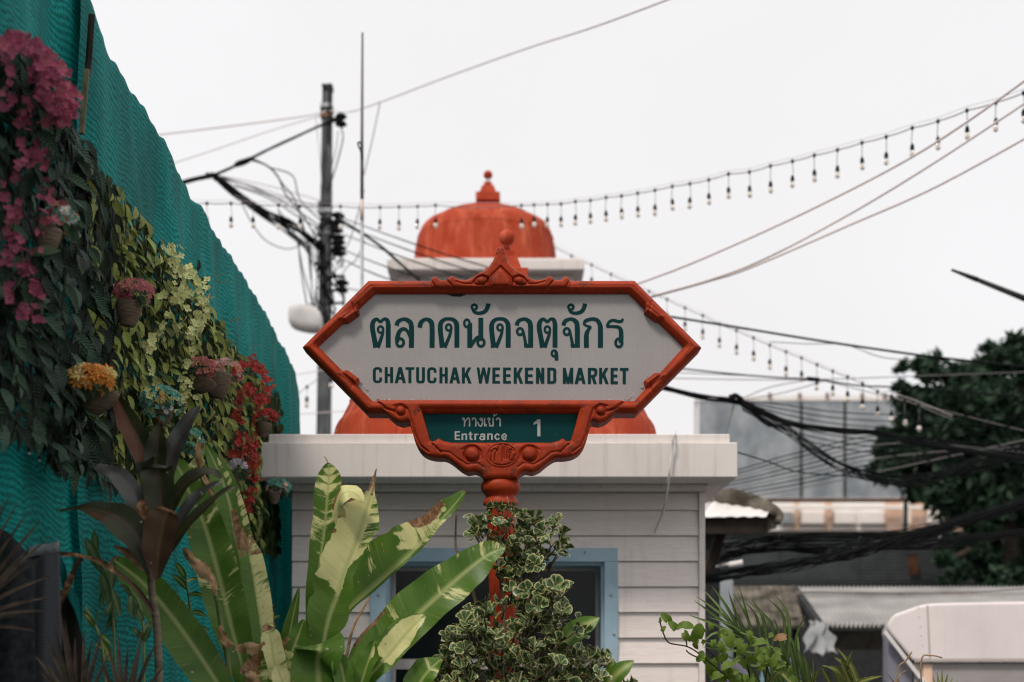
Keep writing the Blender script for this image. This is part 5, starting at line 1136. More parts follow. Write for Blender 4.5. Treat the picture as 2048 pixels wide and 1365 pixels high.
def pot(label, px, py, r, h, fx, fy, rx, ry, mix, size, tilt=.35, off=.16, potless=False, leaves=10):
    c = wall(px, py, off); m_ = c.y/F; R_ = r*m_; Hh = h*m_
    t_ = thing('flower_pot', label, 'flower pot', tuple(c))
    if not potless:
        M = Matrix.Rotation(tilt, 3, 'Y') @ Matrix.Rotation(random.uniform(-.15, .15), 3, 'X'); pr = [(R_*.25, -Hh*.5)]
        for k in range(13):
            u = k/12; pr.append((R_*(.55+.45*math.sin(min(1, u*1.25)*math.pi/2))*(1+.025*(k % 2)), -Hh*.5+Hh*u))
        pr += [(R_*.9, Hh*.5), (R_*.8, Hh*.3)]
        mb = MB(); mb.lathe(pr, c, 22, M); part('pot', mb, POT, t_, True)
        mb = MB(); mb.tube([c+M @ Vector((R_*.9*math.cos(a), R_*.9*math.sin(a), Hh*.5)) for a in [i*math.pi/6 for i in range(13)]], R_*.07, 5); part('rim', mb, POT, t_, True)
    fc = wall(fx, fy, off+.02); a_, b_ = rx*fc.y/F, ry*fc.y/F; N = sum(n for _, n in mix); k = 0
    for me, n in mix:
        for _ in range(n):
            d = Vector((random.gauss(0, 1), random.gauss(-.35, .8), random.gauss(.25, .8))).normalized()
            p = fc+Vector((d.x*a_*.95, d.y*a_*.85, d.z*b_)); nr = (d*.9+Vector((.15, -.55, .35))+rv()*.3).normalized()
            inst('floret', me, t_, fr(p, nr.cross(rv()), nr, size*random.uniform(.8, 1.2)))
    for _ in range(leaves):
        d = rv().normalized(); p = fc+Vector((d.x*a_*.7, d.y*a_*.6, -abs(d.z)*b_*.7)); inst('leaf', GRN[0], t_, fr(p, d+Vector((0, -.3, -.2)), Vector((.3, -.7, .6)), .05))
pot('wicker pot of orange and yellow lilies among the dark leaves', 192, 796, 38, 58, 184, 757, 46, 24, [(FO, 34), (FYS, 16)], .024, .5)
pot('wicker pot of deep rose flowers above the lime leaves', 257, 628, 25, 50, 268, 584, 38, 22, [(FPS, 85)], .017, .12)
pot('wicker pot of white daisies and coral blooms near the pink garland', 95, 482, 24, 52, 122, 437, 30, 24, [(FW, 10), (FT, 16), (FC, 14)], .02, .2)
pot('wicker pot of coral pink flowers left of the pair', 398, 764, 30, 36, 402, 735, 30, 17, [(FC, 60)], .017, .7)
pot('wicker pot of blush pink flowers right of the pair', 436, 772, 24, 50, 452, 745, 34, 24, [(FPP, 30), (FC, 22)], .019, .1)
pot('small wicker pot of red and white flowers at the cornice corner', 527, 860, 14, 30, 535, 834, 17, 12, [(FR, 14), (FW, 5)], .024, .3, .2)
pot('ball of teal and orange flowers behind the dark cordyline', 322, 832, 22, 40, 322, 806, 42, 32, [(FT, 85), (FO, 12), (FYS, 10), (FW, 6)], .014, .2)
pot('small bunch of lilac white flowers beside the scarlet garland', 468, 962, 12, 28, 476, 936, 17, 16, [(FLI, 26)], .022, .1)
pot('teal bunch half hidden behind the cordyline leaf', 385, 905, 16, 30, 386, 886, 22, 26, [(FT, 50), (FW, 4)], .014, .1)
pot('teal and peach bunch under the cornice beside the kiosk', 548, 996, 12, 24, 556, 974, 22, 14, [(FT, 22), (FPP, 8)], .02, .1, .2)
# fairy lights along the lower hem of the dark leaves
fl = thing('fairy_light_string', 'thin string of tiny black fairy lights along the lower edge of the leaves', 'string light', tuple(wall(150, 940, .03)))
fp = cr([(-20, 815), (22, 832), (40, 870), (80, 902), (115, 915), (145, 930), (180, 945), (230, 960), (300, 985)], 4)
mb = MB(); mb.tube([wall(x, y-8, .045) for x, y in fp], .0025, 4); part('cable', mb, BLACK, fl)
for x, y in fp[::2]:
    mb = MB(); a = wall(x, y-8, .045); mb.tube([a, a-Vector((0, .003, .022)), a-Vector((0, .003, .040))], [.003, .005, .0045], 5); h_ = part('holder', mb, BLACK, fl)
    mb = MB(); mb.ball(a-Vector((0, .003, .044)), .005, 6); part('bulb', mb, BULB, h_)

# ------------------------------------------------------------------ big plants in front
def m_big(name, g1, g2, cream, rough=.42, spec=.35, trans=.22, vein=.35):
    g = G(name); tc = g.n('ShaderNodeUVMap')
    def mp(sx, sy):
        m = g.n('ShaderNodeMapping'); m.inputs['Scale'].default_value = (sx, sy, 1); g.l(tc.outputs[0], m.inputs[0]); return m.outputs[0]
    c = g.ramp(g.noise(mp(9, 3), 1.0, 4), [(.3, g1), (.7, g2)])
    fine = g.noise(mp(260, 5), 1, 3, .6)
    c = g.mix(g.math('MULTIPLY', fine, vein), c, tuple(x*.45 for x in g1))
    c = g.mix(g.ramp(g.noise(mp(75, 5), 1.0, 3, .6), [(.55, 0.), (.75, .28)]), c, tuple(min(1, a*.6+b*.4) for a, b in zip(g2, cream)))
    wob = g.math('MULTIPLY', g.math('SUBTRACT', g.noise(mp(30, 5), 1, 6, .68), .5), 1.2)
    cf = g.ramp(g.math('ADD', g.attr('cream'), wob), [(.46, 0.), (.56, 1.)])
    cc = g.mix(g.ramp(g.noise(mp(60, 6), 1, 3), [(.4, 0.), (.7, .45)]), cream, tuple(a*.55+b*.45 for a, b in zip(cream, g2)))
    c = g.mix(cf, c, cc)
    c = g.mix(g.ramp(g.attr('rib'), [(.5, 0.), (.95, .75)]), c, tuple(a*.5+b*.5 for a, b in zip(cream, g2)))
    bw = g.math('MULTIPLY', g.math('SUBTRACT', g.noise(mp(30, 22), 1, 5, .65), .5), .9)
    bf = g.ramp(g.math('ADD', g.attr('burn'), bw), [(.45, 0.), (.55, 1.)])
    bc = g.ramp(g.noise(mp(60, 40), 1, 5, .7), [(.35, (.07, .03, .012)), (.52, (.25, .12, .05)), (.7, (.46, .30, .17))])
    c = g.mix(bf, c, bc)
    oc = g.coord('Object')
    c = g.mix(g.ramp(g.noise(oc, 34, 2, .5), [(.735, 0.), (.75, .85)]), c, (.42, .37, .25))
    c = g.mix(g.ramp(g.noise(oc, 70, 2, .5), [(.74, 0.), (.76, .8)]), c, (.05, .03, .015))
    g.col(c); g.set(rough, spec); g.bump(g.math('ADD', fine, g.math('MULTIPLY', g.noise(oc, 40, 3), .6)), .22, .003); g.translucent(c, trans); return g.m
BIG = m_big('variegated_leaf', (.050, .125, .012), (.125, .24, .028), (.68, .65, .30))
CORD = m_big('cordyline_leaf', (.016, .022, .008), (.046, .050, .018), (.12, .042, .020), .42, .28, .1, .3)
CORDS = m_big('cordyline_sheen', (.034, .036, .032), (.07, .072, .064), (.11, .06, .055), .34, .5, .1, .25)
CORDB = m_big('cordyline_brown', (.05, .026, .014), (.09, .048, .022), (.16, .09, .04), .5, .25, .12)
DRY = mk('dry_leaf', (.20, .115, .05), (.46, .31, .17), 30, .75, .15, bump=.6, bscale=60, trans=.15)
STRAW = mk('dry_blade', (.055, .038, .028), (.12, .085, .062), 20, .7, .15, rand=.3)
PALM = m_big('palm_leaf', (.06, .12, .03), (.12, .20, .055), (.32, .34, .12), .45, .3, .2, .3)
GRASS = m_big('strap_leaf', (.05, .09, .02), (.16, .19, .045), (.55, .48, .16), .5, .25, .25, .4)
def big_leaf(parent, mid, wl, wr, mat=BIG, N=(0, -1, .25), foldd=18, n=30, cream=(), burn=(), wave=.004, name='leaf', ax=3, ragged=0, dY=0, label=None):
    """mid: (px,py,Y) along the midrib; wl/wr: half widths (photo px) left/right of travel; cream/burn: (t0,t1,v0,v1,strength)"""
    p = cr([q if len(q) == 3 else (*q, dY) for q in mid], 8); m = len(p)
    idx = [i*(m-1)/n for i in range(n+1)]; pts = []
    for f in idx:
        i = min(int(f), m-2); t_ = f-i; a, b = P(*p[i]), P(*p[i+1]); pts.append(a+(b-a)*t_)
    Nn = Vector(N).normalized(); W = lambda tab, t_: float(np.interp(t_, np.linspace(0, 1, len(tab)), tab))
    mb = MB(); s = 0; AC = [-1+k/ax for k in range(2*ax+1)]; mb.at['cream'] = {}; mb.at['burn'] = {}; mb.at['rib'] = {}
    ph = random.random()*6
    for i, q in enumerate(pts):
        t_ = i/n
        if i: s += (q-pts[i-1]).length
        T_ = (pts[min(i+1, n)]-pts[max(i-1, 0)]).normalized(); sd_ = T_.cross(Nn).normalized(); nn = sd_.cross(T_)
        for v in AC:
            k = q.y/F; w_ = (W(wr, t_) if v > 0 else W(wl, t_))*k*abs(v)
            if ragged and abs(v) > .9: w_ *= 1-ragged*max(0, math.sin(i*2.3+ph)*math.sin(i*.9+ph))
            off = sd_*(w_*(1 if v > 0 else -1))*math.cos(math.radians(foldd))+nn*(w_*math.sin(math.radians(foldd))+wave*abs(v)*math.sin(i*.9+ph+v))
            mb.v.append(tuple(q+off)); j = len(mb.v)-1
            mb.uv[j] = (s-.45*w_, w_*(1 if v > 0 else -1)); mb.at['rib'][j] = max(0, 1-abs(v)*ax*1.0)
            cv = 0
            for (a, b, v0, v1, st) in cream:
                if a <= t_ - .06*abs(v) <= b and v0 <= v <= v1: cv = max(cv, st)
            bv = 0
            for (a, b, v0, v1, st) in burn:
                if a <= t_ <= b and v0 <= v <= v1: bv = max(bv, st)
            mb.at['cream'][j] = cv; mb.at['burn'][j] = bv
    k = len(AC); mb.f += [(i*k+j, i*k+j+1, (i+1)*k+j+1, (i+1)*k+j) for i in range(n) for j in range(k-1)]
    # the midrib as a raised cord on the back and the leaf stalk
    return part(name, mb, mat, parent, True, label=label)
def stalk(parent, pts, r0, r1, mat, name='stalk'):
    mb = MB(); p = [P(*q) for q in cr(pts, 5)]; m = len(p)
    mb.tube(p, [(r0+(r1-r0)*i/(m-1))*p[i].y/F for i in range(m)], 8); return part(name, mb, mat, parent, True)
STK = mk('leaf_stalk', (.10, .15, .045), (.22, .25, .10), 10, .5, .25)
random.seed(51)
# right-hand variegated clump
p0 = P(640, 0, 5.55); hb = thing('variegated_plant', 'big variegated plant with cream and green banana-like leaves right of centre left', 'plant', (p0.x, 5.55, .17))
hb['label'] = 'variegated plant with broad cream and green blades standing in front of the blue window'
big_leaf(hb, [(612, 1420, 5.7), (622, 1260, 5.7), (632, 1180), (642, 1110), (650, 1050), (655, 990), (658, 950), (657, 926)], [6, 12, 20, 25, 26, 27, 24, 2], [6, 12, 20, 24, 27, 30, 26, 2], dY=5.68, N=(-.1, -1, .3), wave=.006, cream=[(.72, .97, -.55, .6, .58), (.4, .97, -1, 1, .45)], foldd=12)
stalk(hb, [(657, 927, 5.68), (652, 918, 5.68), (648, 913, 5.68)], 1.5, .6, DRY, 'tip')
big_leaf(hb, [(636, 1420, 5.5), (646, 1298), (659, 1234), (676, 1190), (690, 1145), (707, 1101), (724, 1050), (736, 1012), (744, 985), (749, 950)], [14, 34, 47, 54, 57, 56, 50, 44, 10, 2], [10, 26, 40, 34, 20, 22, 38, 24, 5, 2], dY=5.5, N=(.12, -1, .35), foldd=14,
         cream=[(.36, .98, -1, .03, .95), (.48, .92, .0, 1, .55), (.33, .42, -1, 0, .6)], wave=.007, ragged=.16, burn=[(.66, .70, -1, -.7, .75), (.74, .79, -1, -.72, .8), (.60, .63, -1, -.8, .75), (.8, .9, -1, -.6, .5), (.93, 1, -1, 1, .6)])
big_leaf(hb, [(690, 1080, 5.52), (676, 1020, 5.46), (684, 990, 5.42), (706, 985, 5.42), (726, 1004, 5.42)], [4, 20, 26, 22, 4], [4, 16, 20, 14, 3], dY=5.42, N=(-.3, -1, .7), foldd=-10, cream=[(0, 1, -1, 1, .85)], burn=[(.2, .5, -1, -.6, .6)], n=16)
stalk(hb, [(744, 990, 5.5), (748, 965, 5.5), (751, 945, 5.48), (753, 938, 5.48)], 3.2, 1.2, DRY, 'tip')
big_leaf(hb, [(640, 1400, 5.6), (662, 1270, 5.6), (697, 1222), (731, 1191), (778, 1150), (830, 1102), (874, 1051), (908, 1012), (931, 982)], [10, 40, 62, 74, 78, 66, 34, 24, 4], [4, 6, 6, 6, 6, 7, 8, 9, 3], dY=5.62, N=(.2, -1, .45), foldd=10,
         wave=.006, ragged=.14, cream=[(.58, .82, -1, -.1, .6), (.1, .55, -1, 1, .22), (.42, .5, -1, -.2, .42), (.62, .78, -1, 1, .52)], burn=[(.68, .86, -1, -.42, .95), (.72, .80, -1, -.2, .5), (.97, 1, -1, 1, .9)])
big_leaf(hb, [(690, 1420, 5.4), (744, 1326), (799, 1275), (843, 1224), (898, 1173), (942, 1135), (980, 1108), (1011, 1096)], [10, 52, 62, 60, 50, 38, 30, 3], [8, 30, 36, 42, 46, 44, 26, 3], dY=5.42, N=(.1, -1, .5), foldd=12, n=40,
         wave=.005, cream=[(.76, .93, -1, -.3, .52), (.1, .9, -1, 1, .30), (.28, .36, -1, .1, .46), (.5, .57, -1, 1, .46), (.8, .98, 0, 1, .42)], burn=[(.14, .34, -1, -.82, .75), (.93, .97, -1, -.5, .5)])
big_leaf(hb, [(715, 1410, 5.3), (734, 1362), (758, 1333), (785, 1302), (819, 1261), (850, 1231)], [10, 22, 34, 38, 36, 4], [10, 16, 24, 28, 26, 4], dY=5.28, N=(.1, -1, .6), foldd=14, cream=[(.45, .96, -.8, .75, .8), (.05, .3, -1, .2, .6)])
big_leaf(hb, [(705, 1430, 5.25), (728, 1350), (742, 1310), (750, 1282)], [8, 22, 24, 3], [8, 18, 20, 3], dY=5.25, N=(-.2, -1, .5), foldd=16, cream=[(.55, .85, -.2, .5, .6)], n=18)
big_leaf(hb, [(640, 1470, 5.2), (638, 1380), (636, 1330), (638, 1300, 5.16), (640, 1288, 5.28)], [30, 56, 54, 50, 44], [30, 56, 60, 56, 46], dY=5.2, N=(-.1, -1, .5), foldd=10, n=18)
big_leaf(hb, [(700, 1440, 5.15), (690, 1370), (680, 1325), (668, 1306)], [10, 22, 24, 3], [10, 20, 20, 3], dY=5.15, N=(.2, -1, .4), foldd=22, n=16)
big_leaf(hb, [(556, 1420, 5.6), (570, 1320), (583, 1250), (598, 1177)], [8, 18, 17, 2], [8, 15, 13, 2], dY=5.6, N=(.3, -1, .3), foldd=16, n=20)
big_leaf(hb, [(545, 1430, 5.35), (570, 1340), (590, 1290), (608, 1240)], [8, 24, 26, 3], [8, 24, 26, 3], dY=5.35, N=(.1, -1, .4), foldd=14, cream=[(.1, .55, -1, 1, .55)], burn=[(.45, .7, -1, -.6, .65)], n=20)
big_leaf(hb, [(820, 1430, 5.3), (838, 1372), (858, 1342), (884, 1318)], [10, 34, 34, 4], [10, 24, 24, 4], dY=5.3, N=(0, -1, .6), foldd=12, cream=[(.6, 1, -1, 1, .45)], n=18)
stalk(hb, [(690, 1330, 5.42), (705, 1260, 5.4), (728, 1215, 5.42), (740, 1195, 5.45)], 3.5, 1.2, DRY, 'dead_leaf')
for q in ((640, 1440), (690, 1440), (612, 1450), (720, 1440)): stalk(hb, [(q[0]-6, 2150, 5.5), (q[0]-2, 1700, 5.5), (q[0], q[1]-40, 5.5)], 16, 9, STK)
# left-hand variegated clump
p0 = P(450, 0, 5.3); ha = thing('variegated_plant', 'variegated plant with tall mostly green blades and dry brown tips behind the cordyline', 'plant', (p0.x, 5.3, .17))
big_leaf(ha, [(500, 1440, 5.35), (485, 1337), (466, 1267), (448, 1193), (429, 1119), (407, 1045), (385, 1000), (362, 945), (341, 915)], [8, 24, 36, 42, 42, 38, 32, 24, 3], [8, 26, 38, 42, 42, 38, 34, 26, 3], dY=5.32, N=(.1, -1, .3), foldd=12, n=40, wave=.006, cream=[(.3, .9, .8, 1, .45), (.1, .9, -1, 1, .28), (.35, .42, -1, 1, .46), (.6, .66, .1, 1, .48)])
big_leaf(ha, [(530, 1440, 5.55), (518, 1322), (507, 1230), (486, 1137), (470, 1063), (459, 1008), (441, 952), (412, 890)], [8, 20, 28, 32, 30, 26, 24, 3], [8, 20, 28, 32, 32, 28, 24, 3], dY=5.55, N=(.25, -1, .3), foldd=14, n=40, cream=[(.3, .72, .35, 1, .56), (.74, .9, .2, .7, .5)], burn=[(.50, .68, -.2, .5, .62), (.44, .56, .6, 1, .66)])
big_leaf(ha, [(545, 1440, 5.45), (530, 1330), (524, 1260), (512, 1180), (500, 1110), (486, 1055)], [8, 22, 28, 30, 24, 3], [8, 20, 26, 28, 24, 3], dY=5.47, N=(.3, -1, .3), foldd=14, n=30, cream=[(.35, .9, -.2, 1, .58), (.2, .5, .5, 1, .7)], burn=[(.8, 1, -1, 1, .55), (.3, .5, .7, 1, .6)])
big_leaf(ha, [(478, 1460, 5.15), (440, 1376), (392, 1300), (340, 1228), (292, 1172), (252, 1138), (224, 1118)], [16, 42, 48, 46, 40, 30, 8], [10, 30, 36, 36, 34, 26, 6], dY=5.12, N=(0, -1, .5), foldd=10, n=34, cream=[(.1, .9, -1, 1, .28), (.55, .62, -1, .2, .46)], burn=[(.95, 1, -1, 1, .95), (.15, .3, .85, 1, .6)])
big_leaf(ha, [(575, 1450, 5.3), (560, 1380), (548, 1320), (540, 1272), (531, 1250)], [8, 24, 26, 20, 3], [8, 22, 24, 20, 3], dY=5.28, N=(.2, -1, .4), foldd=14, cream=[(.3, .95, -1, 1, .62)], burn=[(.85, 1, -1, 1, .7)], n=20)
big_leaf(ha, [(500, 1460, 5.1), (508, 1390), (512, 1340), (520, 1300)], [10, 30, 30, 6], [10, 26, 28, 6], dY=5.1, N=(0, -1, .5), foldd=14, cream=[(.3, .8, 0, 1, .5)], burn=[(.6, 1, -1, .4, .6)], n=18)
big_leaf(ha, [(600, 1460, 5.2), (575, 1390), (560, 1350), (552, 1330)], [10, 22, 20, 3], [10, 20, 20, 3], dY=5.2, N=(.1, -1, .5), foldd=14, cream=[(.2, 1, -1, 1, .75)], n=16)
for mid, wl, wr in (([(366, 1096), (384, 1118), (405, 1140), (424, 1160), (432, 1200)], [3, 15, 20, 12, 4], [2, 12, 16, 10, 3]), ([(402, 884), (396, 900), (400, 930), (412, 965), (428, 995)], [10, 9, 6, 7, 3], [9, 8, 6, 6, 3]), ([(440, 1250), (444, 1270), (455, 1285), (470, 1290)], [3, 12, 10, 3], [2, 10, 12, 3]), ([(470, 1300), (490, 1290), (512, 1292), (530, 1286)], [3, 10, 8, 2], [3, 24, 18, 2]), ([(500, 1340), (508, 1365), (515, 1400)], [10, 16, 12], [12, 18, 12])):
    big_leaf(ha, mid, wl, wr, DRY, (.2, -1, .4), -28, 16, wave=.010, name='dead_leaf', dY=5.05, ragged=.4)
stalk(ha, [(432, 1190, 5.05), (440, 1240, 5.1), (455, 1320, 5.15), (465, 1420, 5.2)], 4, 6, STK, 'stalk')
for q in ((500, 1430), (530, 1430), (478, 1450)): stalk(ha, [(q[0]+10, 2150, 5.35), (q[0]+4, 1700, 5.35), (q[0], q[1]-20, 5.35)], 15, 9, STK)
# dark cordyline
cY = 4.75; p0 = P(316, 0, cY); co = thing('cordyline', 'dark bronze cordyline with a ringed cane in front of the lime leaves', 'plant', (p0.x, cY, .17))
stalk(co, [(322, 2150, cY), (320, 1700, cY), (318, 1365, cY), (313, 1245, cY), (305, 1195, cY), (302, 1130, cY), (312, 1060, cY)], 9, 6.5, mk('cane', (.10, .08, .055), (.22, .185, .13), 4, .8, .15, stretch=(1, 1, 9), bump=.5, bscale=20), 'cane')
def cl(mid, wl, wr, mat=CORD, N=(0, -1, .35), dY=cY, f=16, **k): big_leaf(co, mid, [q*1.12 for q in wl], [q*1.12 for q in wr], mat, N, f, 22, dY=dY, **k)
cl([(308, 1090), (300, 950), (282, 890), (254, 838), (229, 779)], [6, 20, 24, 22, 2], [6, 18, 22, 20, 2], cream=[(.3, 1, -1, 0, .8)], dY=4.8)
cl([(322, 1040), (338, 935), (352, 892), (373, 850), (400, 812)], [6, 17, 19, 16, 2], [6, 15, 18, 14, 2], CORDS, dY=4.82, cream=[(.2, .9, -1, -.5, .4)])
cl([(312, 1060), (310, 960), (314, 900), (320, 848)], [6, 20, 22, 6], [6, 20, 20, 5], dY=4.78)
cl([(322, 1080), (322, 1010), (318, 960), (314, 932), (308, 922, 4.66)], [8, 28, 32, 30, 14], [8, 28, 30, 28, 12], dY=4.7, N=(0, -1, .15))
cl([(300, 1080), (283, 1030), (268, 990), (240, 955), (210, 940), (186, 934)], [4, 18, 22, 22, 16, 2], [4, 14, 18, 18, 12, 2], CORDS, dY=4.7, N=(-.1, -.8, .7))
cl([(300, 1150), (285, 1095), (262, 1058), (232, 1034), (200, 1022), (160, 1016), (120, 1021)], [4, 22, 34, 34, 24, 8, 2], [4, 20, 28, 28, 18, 6, 2], dY=4.62, N=(-.1, -.9, .6), cream=[(.45, .9, -1, -.3, .5)])
cl([(312, 1160), (316, 1110), (324, 1060), (332, 1030), (336, 1018)], [4, 28, 34, 28, 12], [4, 26, 32, 26, 10], CORDB, dY=4.6, N=(.05, -1, .3), burn=[(.85, 1, -1, 1, .7)])
cl([(318, 1080), (340, 1015), (368, 972), (402, 948), (430, 948), (444, 958)], [4, 14, 17, 15, 9, 2], [4, 14, 16, 13, 8, 2], dY=4.72, N=(.1, -.8, .7))
cl([(318, 1100), (345, 1060), (372, 1022), (400, 988), (440, 964)], [4, 13, 14, 11, 2], [4, 11, 12, 9, 2], CORDS, dY=4.68, N=(.1, -.8, .6))
cl([(312, 1150), (345, 1090), (380, 1045), (420, 1005), (455, 980), (478, 974)], [4, 11, 11, 9, 5, 1], [4, 10, 10, 8, 5, 1], dY=4.66, N=(.1, -.8, .6))
cl([(306, 1120), (292, 1070), (284, 1030), (286, 1000)], [4, 15, 15, 5], [4, 14, 14, 5], CORDB, dY=4.66, burn=[(.5, 1, -1, 1, .6)])
cl([(296, 1150), (280, 1128), (258, 1108), (228, 1092)], [2, 9, 9, 2], [2, 7, 8, 2], CORDB, dY=4.85, cream=[(0, 1, -1, 1, .9)])
for mid, w_ in (([(306, 1225), (275, 1180), (240, 1150), (205, 1128), (170, 1115), (130, 1110), (85, 1122), (70, 1150)], [5, 7, 8, 8, 7, 6, 4, 1]), ([(165, 1117), (150, 1140), (130, 1190), (112, 1230), (100, 1262)], [6, 10, 9, 7, 3]), ([(86, 1118), (68, 1160), (78, 1220), (96, 1265), (108, 1330)], [4, 4, 5, 4, 3])):
    big_leaf(co, mid, w_, [q*.8 for q in w_], CORDB, (0, -.8, .6), 30, 22, name='dead_leaf', dY=4.5, burn=[(.3, 1, -1, 1, .5)])
# dry spiky blades, lower left
def blades(name, label, cat, base, tips, Y, mat, w_=5, group=None, sag=.06):
    t_ = thing(name, label, cat, (P(base[0], 0, Y).x, Y, .17), group)
    mb = MB(); mb.tube([Vector((P(base[0], 0, Y).x, Y, .15)), P(base[0], base[1], Y)], .02, 6); part('stem', mb, STRAW if mat is STRAW else STK, t_)
    for (x, y) in tips:
        b = (base[0]+random.uniform(-8, 8), base[1]+random.uniform(-6, 6)); mx_, my_ = (b[0]+x)/2, (b[1]+y)/2-abs(x-b[0])*sag
        yy = Y+random.uniform(-.12, .12)
        big_leaf(t_, [(b[0], b[1], Y), (mx_, my_, (Y+yy)/2), (x, y, yy)], [w_*.6, w_, w_*.7, .4], [w_*.6, w_, w_*.7, .4], mat, (random.uniform(-.4, .4), -1, .4), 24, 10, wave=0, ax=1, name='blade')
blades('spiky_plant', 'dry brown spiky plant fanning out from the lower left corner', 'plant', (-90, 1270), [(22, 985), (38, 1000), (58, 1022), (82, 1040), (60, 1095), (98, 1075), (110, 1150), (100, 1195), (88, 1222), (52, 1205), (10, 1000), (40, 1230), (70, 1262), (30, 1150), (-10, 980), (90, 1110)], 4.0, STRAW, 6, sag=.08)
blades('spiky_plant', 'dry brown spiky tuft left of the cordyline cane', 'plant', (160, 1440), [(88, 1265), (108, 1250), (130, 1240), (150, 1275), (168, 1262), (184, 1280), (205, 1262), (60, 1300), (222, 1300), (96, 1330), (120, 1215), (75, 1340)], 4.3, STRAW, 6)
blades('spiky_plant', 'dry brown spiky tuft right of the first tuft by the cane', 'plant', (250, 1450), [(215, 1290), (236, 1270), (256, 1290), (275, 1300), (300, 1300), (312, 1285), (200, 1310), (285, 1255), (330, 1330)], 4.4, STRAW, 6)
# pale bamboo-like sprigs against the net
BAM = m_big('sprig_leaf', (.06, .12, .045), (.12, .20, .08), (.3, .36, .18), .5, .25, .25, .3)
def sprig(label, stem, leaves, Y, mat=BAM, w_=9, name='leafy_sprig'):
    t_ = thing(name, label, 'plant', (P(stem[0][0], 0, Y).x, Y, .17)); a = P(*stem[0], Y)
    mb = MB(); mb.tube([Vector((a.x, Y, .15))]+[P(x, y, Y) for x, y in cr(stem, 4)], .005, 5); part('stem', mb, STK, t_)
    for (x0, y0, x1, y1) in leaves:
        yy = Y+random.uniform(-.08, .08); L_ = math.hypot(x1-x0, y1-y0); k = w_*L_/50
        big_leaf(t_, [(x0, y0, Y), ((x0+x1)/2, (y0+y1)/2-4, yy), (x1, y1, yy)], [k*.3, k, k*.8, .4], [k*.3, k, k*.8, .4], mat, (random.uniform(-.4, .6), -1, random.uniform(0, .6)), 18, 10, wave=.002, ax=1)
sprig('tall pale green leafy sprig against the dark net left of the cordyline', [(232, 1420), (228, 1280), (222, 1180), (200, 1120), (172, 1085)], [(200, 1140, 170, 1075), (205, 1150, 222, 1220), (215, 1165, 200, 1215), (222, 1180, 240, 1235), (226, 1200, 210, 1240), (222, 1180, 226, 1120), (226, 1220, 228, 1270), (195, 1115, 188, 1060), (200, 1128, 215, 1170), (230, 1230, 212, 1262)], 4.95)
sprig('second pale green sprig nearer the cane against the dark net', [(288, 1420), (287, 1300), (285, 1240), (275, 1200), (255, 1180)], [(285, 1240, 250, 1215), (286, 1245, 262, 1205), (287, 1262, 305, 1245), (285, 1280, 262, 1255), (288, 1285, 304, 1252), (275, 1205, 268, 1240), (262, 1190, 240, 1170), (262, 1190, 262, 1235)], 4.9)
sprig('fresh green sprig low between the spiky tufts', [(215, 1420), (205, 1300), (190, 1250), (170, 1215)], [(190, 1255, 165, 1225), (198, 1270, 222, 1290), (200, 1280, 225, 1330), (190, 1250, 200, 1222), (205, 1300, 185, 1290)], 4.7, BIG)
sprig('bright green leafy sprig between the two variegated plants', [(395, 1420), (385, 1280), (378, 1200), (370, 1150)], [(375, 1180, 345, 1150), (378, 1190, 410, 1195), (380, 1210, 350, 1215), (382, 1225, 415, 1235), (384, 1240, 360, 1262), (385, 1260, 420, 1262), (372, 1160, 350, 1125), (372, 1165, 398, 1160)], 5.6, BIG)
sprig('single green leafy sprig beside the kiosk corner boards', [(545, 1420), (532, 1300), (530, 1250)], [(530, 1250, 560, 1232), (530, 1255, 554, 1252), (530, 1262, 550, 1275), (530, 1250, 522, 1218)], 5.9, BIG)

# ------------------------------------------------------------------ variegated fig shrub round the post
def m_fig():
    g = G('fig_leaf'); v = g.coord('Object'); n_ = g.noise(v, 3.2, 4, .6)
    c = g.ramp(g.noise(v, 2, 3), [(.3, (.030, .072, .024)), (.7, (.085, .145, .05))])
    c = g.rand(c, .35, .02)
    e = g.math('SUBTRACT', g.attr('edge'), g.math('MULTIPLY', g.math('SUBTRACT', n_, .42), .55))
    c = g.mix(g.ramp(e, [(.03, 1.), (.15, 0.)]), c, (.46, .44, .19)); c = g.mix(g.ramp(g.attr('rib'), [(.7, 0.), (1., .5)]), c, (.24, .28, .10))
    g.col(c); g.set(.36, .35); g.translucent(c, .18); return g.m
FIG = m_fig()
def figmesh(foldz, curl):
    mb = MB(); mb.at['edge'] = {}; mb.at['rib'] = {}; rows = [0, .12, .3, .5, .7, .86, .96, 1.0]; wt = [.05, .14, .36, .62, .86, .98, .9, .7]
    for u, wd in zip(rows, wt):
        for j in range(7):
            v = (j-3)/3; x = v*wd*.5*.88; notch = -.10*(1-abs(v))**1.0*(u > .9)
            y = u+notch-(.12*v*v if u > .8 else 0); z = abs(v)*foldz*wd*.5-curl*u*u+.1*curl*math.sin(v*3)
            mb.v.append((x, y, z)); k = len(mb.v)-1; mb.uv[k] = (u, v); mb.at['edge'][k] = min((1-abs(v))*wd, (1.0-u)*1.3+.02); mb.at['rib'][k] = 1-min(1, abs(v)*3) 
    mb.f += [(i*7+j, i*7+j+1, (i+1)*7+j+1, (i+1)*7+j) for i in range(7) for j in range(6)]
    me = mb.mesh('fig_leaf', smooth=True); me.materials.append(FIG); return me
FM = [figmesh(f, c) for f, c in ((.3, .1), (.5, .25), (.15, .3), (-.2, .1), (.7, .15))]
sY = 5.75; sx = P(1005, 0, sY).x
shrub = thing('fig_shrub', 'bushy small-leaved shrub with cream edged leaves growing round the sign post', 'shrub', (sx-.05, sY, .17))
TW = mk('twig', (.10, .07, .05), (.19, .145, .11), 20, .8, .15)
random.seed(61)
